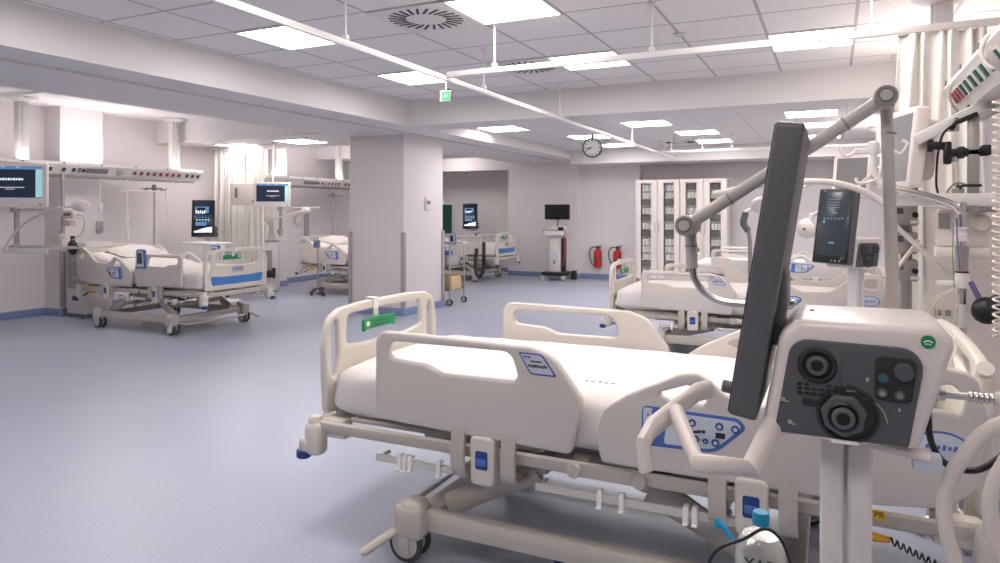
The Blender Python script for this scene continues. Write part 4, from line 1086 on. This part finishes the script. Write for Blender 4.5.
q = MB(); q.panel(rpoly([(-.26,-.27,.06),(.26,-.27,.06),(.22,.24,.05),(-.22,.24,.05)], 4), [], .07, .02, XY(0,0,.135)); q.build('base', 'black_plastic', us)
for sx in (-.22,.22):
    for sy in (-.22,.2):
        s = MB().use('wheel_grey').lathe([(.0,-.03),(.05,-.028),(.06,0),(.05,.028),(0,.03)], (sx,sy,.06), (0,1,0), 18); s.build('caster', None, us)
q = MB(); q.tube([(.20,-.1,.95),(.22,-.14,.6),(.2,-.16,.35),(.16,-.12,.30)], .012, 8, 6); q.build('probe_cable', 'socket_red', us)
MB().box((.33,.10,.10), (.10,.14,.18), .02).build('side_box', 'black_plastic', us)

for x, lb in ((-4.37, 'red fire extinguisher on the rear wall, nearer the scanner cart'), (-3.96, 'red fire extinguisher on the rear wall, nearer the glass cabinets')):
    t = thing('fire_extinguisher', lb, 'fire extinguisher', (x, 13.79, .24), 0, 'fire extinguishers on the rear wall')
    s = MB().use('red').lathe([(.05,0),(.078,.01),(.08,.03),(.08,.30),(.07,.345),(.03,.375),(.03,.39)], seg=24); s.build('cylinder', None, t)
    MB().lathe([(.0815,.12),(.0815,.24)], seg=24).build('label_band', 'pilaster_paint' if False else 'socket_red', t)
    q = MB(); q.use('black_plastic').lathe([(.028,.385),(.03,.41),(.02,.43)], seg=14).box((.03,0,.445), (.13,.025,.014), .004, (0,-.25,0)).box((.03,0,.42), (.11,.022,.012), .004); q.build('valve_handle', None, t)
    MB().tube([(-.02,-.01,.41),(-.10,-.03,.42),(-.17,-.03,.34),(-.165,-.03,.20),(-.11,-.05,.08),(-.08,-.05,.06)], .011, 8, 6).build('hose', 'black_plastic', t)
    MB().box((0,.095,.25), (.06,.03,.32), .005).build('wall_bracket', 'shade_grey', t)

rr = random.Random(11)
def glass_cabinet(x0, label, side):
    W, D, H = .845, .42, 2.0
    t = thing('glass_cabinet', label, 'cabinet', (x0, 13.36, 0), 0, 'tall white glass-door cabinets')
    q = MB()
    for x in (.01, W-.01): q.box((x, D/2+.02, H/2+.02), (.02, D, H-.08), .002)
    q.box((W/2, D/2+.02, H-.02), (W, D, .04), .002).box((W/2, D/2+.02, .09), (W, D, .03)).box((W/2, D-.0, H/2), (W-.02, .02, H-.1)).box((W/2, D/2+.02, H/2), (.018, D-.06, H-.1))
    q.use('pilaster_paint').box((W/2, D/2+.05, .04), (W-.04, D-.06, .08))
    SHZ = [.17+.148*k for k in range(12)]
    for z in SHZ: q.box((W/2, D/2+.03, z-.006), (W-.04, D-.06, .012))
    q.build('carcass', None if False else 'jar_white', t)
    for k in range(2):
        xa = .004+k*W/2; xb = xa+W/2-.008
        o = [(xa,.10),(xb,.10),(xb,H),(xa,H)]
        xm = (xa+xb)/2+(-.008 if k == 0 else .008); gw = .098
        h = rpoly([(xm-gw,.16,.004),(xm+gw,.16,.004),(xm+gw,H-.07,.004),(xm-gw,H-.07,.004)], 2)
        d = MB().panel(o, [h], .022, .003, XZ(0,.0,0), 1).build('door', 'vent_white', t)
        MB().box((xm, .0, (.16+H-.07)/2), (2*gw+.005, .004, H-.225)).build('pane', 'clear_glass', d)
        xh = xb-.035 if k == 0 else xa+.035
        MB().tube([(xh,-.012,.98),(xh,-.035,.99),(xh,-.035,1.17),(xh,-.012,1.18)], .006, 8).build('handle', 'steel', d)
    return t, SHZ
# what stands on the shelves
bin_me = MB().box((0,0,.06), (.19,.22,.118), .01).build('storage_bin', 'bin_dark')
jar_p = thing('storage_jar', 'x', 'jar', (0,0,0))
MB().lathe([(.022,0),(.029,.005),(.030,.075),(.027,.098),(.023,.106)], seg=14).build('jar_body', 'jar_white', jar_p)
MB().lathe([(.026,.104),(.026,.120),(.022,.124),(0,.124)], seg=14).build('lid', 'monitor_back', jar_p)
rows = ['jjbjbjbjjjbj'[::-1], 'jjbjbjbjjjbj'[::-1], 'bjbjbjbjbjbj'[::-1], 'bjbjbjbjbjbj'[::-1]]
names = ['first glass door from the left', 'second glass door from the left', 'third glass door from the left', 'rightmost glass door']
used = [False, False]
for ci, x0 in enumerate((-3.475, -2.622)):
    cab, SHZ = glass_cabinet(x0, 'tall white glass-door cabinet nearer the fire extinguishers' if ci == 0 else 'tall white glass-door cabinet right of its twin, behind the arm joint', ci)
    for k in range(2):
        xm = x0+.004+k*.4225+.207+(-.008 if k == 0 else .008)
        for r_, z in enumerate(SHZ):
            kind = rows[ci*2+k][r_]; nm = names[ci*2+k]
            if kind == 'b':
                o = bin_me if not used[0] else bin_me.copy()
                if used[0]: C.objects.link(o)
                used[0] = True; o.location = (xm, 13.36+.155, z+.001); tag(o, 'dark storage bin on a shelf behind the '+nm, 'bin', 'storage bins behind the '+nm)
            else:
                for j in range(3):
                    pos = (xm-.0625+.0625*j, 13.36+.075+.015*rr.random(), z+.001)
                    lb = 'small white jar on a shelf behind the '+nm; g = 'storage jars behind the '+nm
                    if not used[1]:
                        jar_p.location = pos; jar_p['label'] = lb; jar_p['group'] = g; used[1] = True
                    else: dup(jar_p, pos, None, lb, g)

# ------------------------------------------------------------------ right-hand equipment
monitor('large patient monitor with blank grey screen seen from its side at right', (.294, 3.82, 1.69), R(-73), .38, .37, 'off', R(-6), depth=.12, group=None)
cl = thing('equipment_pole', 'grey upright pole with black clamps beneath the right supply beam', 'equipment pole', (.545, 3.62, 0))
MB().box((0,0,1.62), (.04,.04,.45), .004).build('pole', 'steel_dull', cl)
q = MB(); q.tube([(-.168,.0,1.69),(-.13,0,1.688),(-.105,0,1.686)], .018, 10).lathe([(.028,0),(.028,.02)], (-.170,0,1.69), (1,0,0), 14)
q.box((-.095,0,1.655), (.03,.045,.10), .008).box((-.02,0,1.655), (.16,.04,.036), .008).box((-.045,0,1.655), (.03,.05,.052), .008).box((.045,0,1.662), (.035,.055,.045), .006)
q.build('black_clamp', 'black_plastic', cl)
q = MB(); q.box((-.01,-.02,1.51), (.075,.03,.012), .004).cyl((-.05,-.02,1.51),(-.058,-.02,1.50),.012); q.build('cable_tie', 'black_plastic', cl)
q = MB(); q.cyl((-.07,-.01,1.635),(-.07,-.01,1.615),.014).build('clamp_knob', 'steel', cl)
q = MB(); q.use('alu_white').box((-.02,0,1.45), (.64,.05,.055), .008); q.use('shade_grey').box((.02,-.0,1.408), (.13,.035,.025), .006); q.build('cross_rail', None, cl)
q = MB(); q.use('alu_white').box((-.07,0,1.795), (.34,.05,.05), .01, (0,-.5,0)); q.use('black_plastic').box((-.03,-.04,1.80), (.09,.012,.02), .004, (0,-.4,0)); q.use('black_plastic').tube([(-.06,-.03,1.80),(-.085,-.04,1.755)], .011, 8); q.build('tilted_arm', None, cl)
tag(MB().tube([(.53,3.62,1.86),(.50,3.60,1.80),(.43,3.55,1.74),(.42,3.66,1.66),(.415,3.68,1.53),(.425,3.68,1.47),(.435,3.68,1.45)], .005, 8, 6).build('black_cable', 'black_plastic'), 'thin black cable dropping from the socket beam past the black clamp', 'cable')
tag(MB().tube([(.45,3.68,1.45),(.465,3.68,1.50),(.50,3.68,1.525),(.54,3.68,1.505),(.55,3.68,1.46)], .004, 8, 6).build('black_cable', 'shade_grey'), 'small dark cable loop above the white cross rail at right', 'cable')
o = MB().tube([(.545,3.86,1.86),(.50,3.84,1.82)], .014, 10).build('power_plug', 'black_plastic'); tag(o, 'black plug in the lowest red socket of the right supply beam', 'plug')
tag(MB().tube([(.55,3.72,2.03),(.49,3.72,1.99),(.47,3.72,1.93),(.485,3.74,1.88),(.515,3.80,1.86)], .0055, 8, 6).build('grey_cable', 'cable_grey'), 'beige cable curving around the end of the right supply beam', 'cable')
tag(MB().tube([(.56,3.0,2.04),(.50,3.0,2.03),(.475,3.0,1.97),(.50,2.98,1.91),(.55,2.95,1.91),(.60,2.9,1.90)], .008, 8, 6).build('white_cable', 'hose_white'), 'white cable looped over the green sockets at the upper right', 'cable')
tag(MB().tube([(.585+.035*math.cos(a*.5), 2.86+.005*a, 1.80+.075*math.sin(a*.5)) for a in range(0, 44)], .007, 8).build('coiled_hose', 'arm_grey'), 'coil of grey hose below the right supply beam', 'hose')
# coiled white cord hanging down at the right edge
P = [(.53+.019*math.cos(k*.6), 3.0+.019*math.sin(k*.6), 1.80-.85*k/330) for k in range(331)]
tag(MB().tube(P, .0042, 6).build('spiral_cord', 'hose_white'), 'long white spiral cord hanging at the right edge', 'cord')

iv = thing('infusion_pole', 'infusion pole of bent steel tube with white hook bar beside the large monitor', 'infusion stand', (.024, 0, 0))
MB().tube([(.472,3.56,.10),(.472,3.56,1.34),(.468,3.56,1.385),(.44,3.56,1.425),(.36,3.56,1.46),(.22,3.56,1.50)], .0165, 14, 4).build('steel_tube', 'steel', iv)
MB().tube([(.22,3.56,1.50),(.18,3.56,1.51),(.15,3.56,1.55),(.137,3.56,1.60),(.137,3.56,1.70)], .0135, 12, 5).build('bent_post', 'alu_white', iv)
q = MB(); q.lathe([(.02,-.03),(.024,-.02),(.024,.02),(.016,.03)], (.137,3.56,1.685), seg=14)
q.box((.137,3.56,1.672), (.16,.02,.026), .008)
q.build('hook_bar', 'alu_white', iv); q = MB()
q.tube([(.07,3.56,1.672),(.03,3.56,1.650),(.008,3.56,1.668),(-.005,3.56,1.695)], .007, 8, 4)
q.build('hook', 'alu_white', iv); q = MB()
q.tube([(.205,3.56,1.675),(.245,3.56,1.655),(.27,3.56,1.70),(.248,3.56,1.712)], .007, 8, 2)
q.build('hook', 'alu_white', iv); q = MB()
q.tube([(.145,3.555,1.54),(.10,3.53,1.525),(.07,3.53,1.53),(.065,3.53,1.55)], .007, 8, 4)
q.build('hook', 'alu_white', iv)
q = MB(); q.use('alu_white').lathe([(.024,0),(.024,.03),(.021,.032),(.021,.045),(.024,.047),(.024,.06)], (.472,3.56,1.27), seg=20)
q.build('sleeve', None, iv); q = MB()
q.use('steel_dull').lathe([(.022,1.14),(.027,1.25)], (.472,3.56,0), seg=20); q.use('black_plastic').lathe([(.026,1.135),(.026,1.142)], (.472,3.56,0), seg=20)
q.build('clamp_collar', None, iv); q = MB()
q.use('alu_white').lathe([(.027,1.07),(.028,1.12),(.024,1.133)], (.472,3.56,0), seg=20); q.build('cross_clamp', None, iv); q = MB()
q.use('alu_white').box((.42,3.555,1.085), (.09,.03,.03), .01)
q.build('sleeve_band', None, iv); q = MB()
q.use('jar_white').lathe([(.0215,.90),(.0215,1.0)], (.472,3.56,0), seg=20); q.build('label_sleeve', None, iv)
q = MB()
for k in range(5):
    a = k*2*PI/5+.9; q.tube([(.472,3.56,.11),(.472+.17*math.cos(a),3.56+.17*math.sin(a),.055)], [.02,.013], 8); q.sphere((.472+.17*math.cos(a),3.56+.17*math.sin(a),.027), .026, seg=10)
q.build('wheeled_base', 'steel_dull', iv)
pb = thing('pump_unit', 'white pump unit with small grey screen behind the steel infusion pole', 'infusion pump', (.515, 3.74, 1.325))
q = MB(); q.use('vent_white').box((0,0,0), (.19,.12,.17), .015); q.use('vent_white').box((0,0,-.11), (.21,.13,.05), .012); q.use('monitor_back').box((-.07,-.061,.03), (.045,.004,.07), .001); q.use('arm_grey').lathe([(.04,0),(.04,.03),(.03,.04)], (.065,-.06,.02), (0,-1,0), 20); q.build('pump_body', None, pb)
MB().box((0,.075,.07), (.05,.03,.22), .005).build('rail_bracket', 'steel_dull', pb)
q = MB(); rr = random.Random(2)
for k in range(11):
    a = .02+.055*rr.random(); b = .10+.07*rr.random(); ox = -.03*rr.random()
    q.tube([(.0,0,0),(-a+ox,-.01,-b*.4),(-a*1.1+ox,-.01,-b),(-.02+ox+.03*rr.random(),-.015,-b-.05),(.012,-.01,-b*.6),(.0,0,0)], .0032, 6, 6)
o = q.build('cable_bundle', 'cable_grey'); o.location = (.462,3.51,1.07); tag(o, 'bundle of looped beige cables hung beside the steel infusion pole', 'cables')
tag(MB().tube([(.459,3.52,1.35),(.456,3.51,1.2),(.462,3.51,1.07)], .0018, 6, 4).build('sensor_wire', 'green'), 'thin green sensor wire dropping to the cable bundle', 'wire')
tag(MB().tube([(.470,3.52,1.37),(.474,3.515,1.25),(.482,3.512,1.15)], .003, 6, 4).build('sensor_wire', 'strap_purple'), 'thin violet sensor wire along the steel infusion pole', 'wire')
tag(MB().box((0,0,0), (.022,.012,.16), .004, (.0,-.42,0)).build('strap', 'strap_purple'), 'violet strap slanting down to the black bag at right', 'strap').location = (.55,3.5,1.03)
b = MB(); b.sphere((0,0,0), .058, (1,.8,1)); b.sphere((.05,.02,.02), .05)
o = b.build('breathing_bag', 'black_plastic'); o.location = (.575,3.50,.985); tag(o, 'shiny black breathing bag at the right edge behind the steel pole', 'breathing bag')

# second right bay
monitor('smaller patient monitor with blank grey screen tilted above the far ventilator', (.15, 7.2, 1.72), R(-20), .33, .40, 'off', R(-12), arm=[(0,.05,0),(.1,.2,.05),(.40,.1,.08)], depth=.08)
def exam(label, base, pts, head, hd, hr=.075):
    t = thing('exam_lamp', label, 'lamp', base)
    MB().tube(pts, .015, 10, 1).build('jointed_arm', 'hose_white', t)
    q = MB()
    for p in pts[1:-1]: q.sphere(p, .024, seg=12)
    q.build('joint', 'alu_white', t)
    h = MB().use('vent_white').lathe([(.02,-.05),(hr*.8,-.045),(hr,0),(hr*.93,.03),(hr*.6,.05),(0,.055)], head, hd, 24)
    h.use('panel_dark').lathe([(.012,.052),(.012,.058),(0,.058)], head, hd, 12); h.build('lamp_head', None, t)
    return t
exam('round white exam lamp between the dark screen and the far ventilator', (.40, 7.0, 0), [(0,0,1.82),(-.25,0,1.58),(-.58,-.1,1.36),(-.60,-.15,1.28)], (-.62,-.2,1.245), (-.3,-.9,-.1), .09)
exam('white dome lamp half hidden behind the dark screen edge', (.40, 9.3, 0), [(0,0,1.82),(-.6,.1,1.75),(-1.17,.1,1.54)], (-1.23,.05,1.48), (.3,-.6,-.7), .13)
da = thing('articulated_boom', 'dark jointed equipment arm left of the tall dark screen', 'equipment arm', (-1.16, 10.9, 0))
MB().tube([(.45,.1,1.42),(.16,.05,1.50),(-.02,0,1.38)], .028, 10, 1).build('upper_arm', 'arm_grey', da)
MB().box((.22,.05,1.50), (.06,.06,.05), .01).build('blue_joint', 'blue_print', da)
q = MB(); q.tube([(-.02,0,1.38),(-.05,0,1.22),(.02,0,1.10)], .05, 10, 3); q.box((-.05,0,1.24), (.10,.10,.14), .03); q.build('elbow', 'panel_dark', da)
MB().tube([(.02,0,1.12),(.04,0,.95),(.04,0,.12)], .03, 10).build('lower_arm', 'shade_grey', da)
MB().lathe([(.25,0),(.25,.05),(.06,.12)], (.04,0,0), seg=20).build('base', 'shade_grey', da)
q = MB(); q.tube([(.45,.1,1.42),(.42,.1,1.2),(.38,.1,1.0)], .03, 10); q.build('drop_arm', 'panel_dark', da)
corr([(-.85,5.6,1.53),(-.55,5.55,1.585),(-.25,5.5,1.61),(.0,5.5,1.60),(.2,5.5,1.53),(.34,5.5,1.42),(.42,5.6,1.30)], .022, 'white breathing hose arching over the far ventilator screen')
tag(MB().tube([(.245,3.95,1.36),(.289,3.95,1.311),(.485,3.95,1.107),(.52,3.93,1.07)], .012, 10).build('support_tube', 'hose_white'), 'slanting white tube behind the grey upright arm at right', 'tube')
tag(MB().tube([(.375,3.98,1.26),(.364,3.98,1.239),(.289,3.98,1.124),(.25,3.98,1.06)], .010, 10).build('support_tube', 'hose_white'), 'shorter white tube crossing the slanting tube at right', 'tube')
def pump_rack(label, x, y, z0, n, rz=0):
    t = thing('pump_rack', label, 'infusion pump rack', (x, y, 0), rz, 'infusion pump racks by the right beds')
    MB().box((0,0,(z0+1.845)/2), (.05,.05,1.845-z0), .006).build('post', 'steel_dull', t)
    MB().box((.10,0,1.82), (.26,.04,.04), .006).build('top_bracket', 'steel_dull', t)
    for k in range(n):
        q = MB(); z = 1.52-.14*k
        q.use('steel_dull').box((-.02,-.06,z), (.13,.10,.11), .012); q.use('panel_dark').box((-.045,-.112,z+.02), (.05,.004,.03)); q.use('black_plastic').cyl((.03,-.112,z),( .03,-.13,z), .014, seg=12); q.use('jar_white').box((.03,-.112,z-.035), (.04,.006,.015))
        q.build('pump_module', None, t)
    return t
pump_rack('rack of small grey pump modules behind the grey upright arm', .335, 4.15, .80, 4)
pump_rack('rack of pump modules beside the far ventilator body', .62, 6.75, .75, 5)
# white wardrobe-like locker behind the infusion pole
lk = thing('white_locker', 'plain white locker behind the cable bundle at right', 'cabinet', (.68, 4.22, 0))
MB().box((0,0,.735), (.54,.34,1.38), .01).build('locker_body', 'vent_white', lk)
MB().box((0,-.174,.735), (.50,.012,1.32), .004).build('door', 'vent_white', lk)
MB().box((-.20,-.188,.90), (.07,.018,.03), .004).build('handle', 'shade_grey', lk)
q = MB()
for sx in (-.2,.2):
    for sy in (-.13,.13): q.cyl((sx,sy,0),(sx,sy,.06),.02)
q.build('feet', 'shade_grey', lk)

# ------------------------------------------------------------------ camera, light, view
cam = bpy.data.cameras.new('camera'); co = bpy.data.objects.new('camera', cam); C.objects.link(co)
co.location = (0, 0, 1.4); co.rotation_euler = (R(90), 0, R(25.57))
cam.sensor_width = 36; cam.sensor_fit = 'HORIZONTAL'; cam.lens = 698*36/1000; cam.shift_y = -.0705
cam.clip_start = .05; cam.clip_end = 60
SC.camera = co
w = bpy.data.worlds.new('world'); SC.world = w; w.use_nodes = True
w.node_tree.nodes['Background'].inputs[0].default_value = (1,.98,.96,1); w.node_tree.nodes['Background'].inputs[1].default_value = .5
for o in list(C.objects):
    if o.get('category') == 'bed' and o.location.x < -4: o.scale = (.87, 1, 1)
SC.view_settings.view_transform = 'Standard'; SC.view_settings.look = 'None'
SC.view_settings.exposure = 1.0; SC.view_settings.gamma = 1.0; SC.view_settings.use_curve_mapping = False
SC.cycles.max_bounces = 8; SC.cycles.diffuse_bounces = 5; SC.cycles.glossy_bounces = 4; SC.cycles.transparent_max_bounces = 12
SC.cycles.sample_clamp_indirect = 6
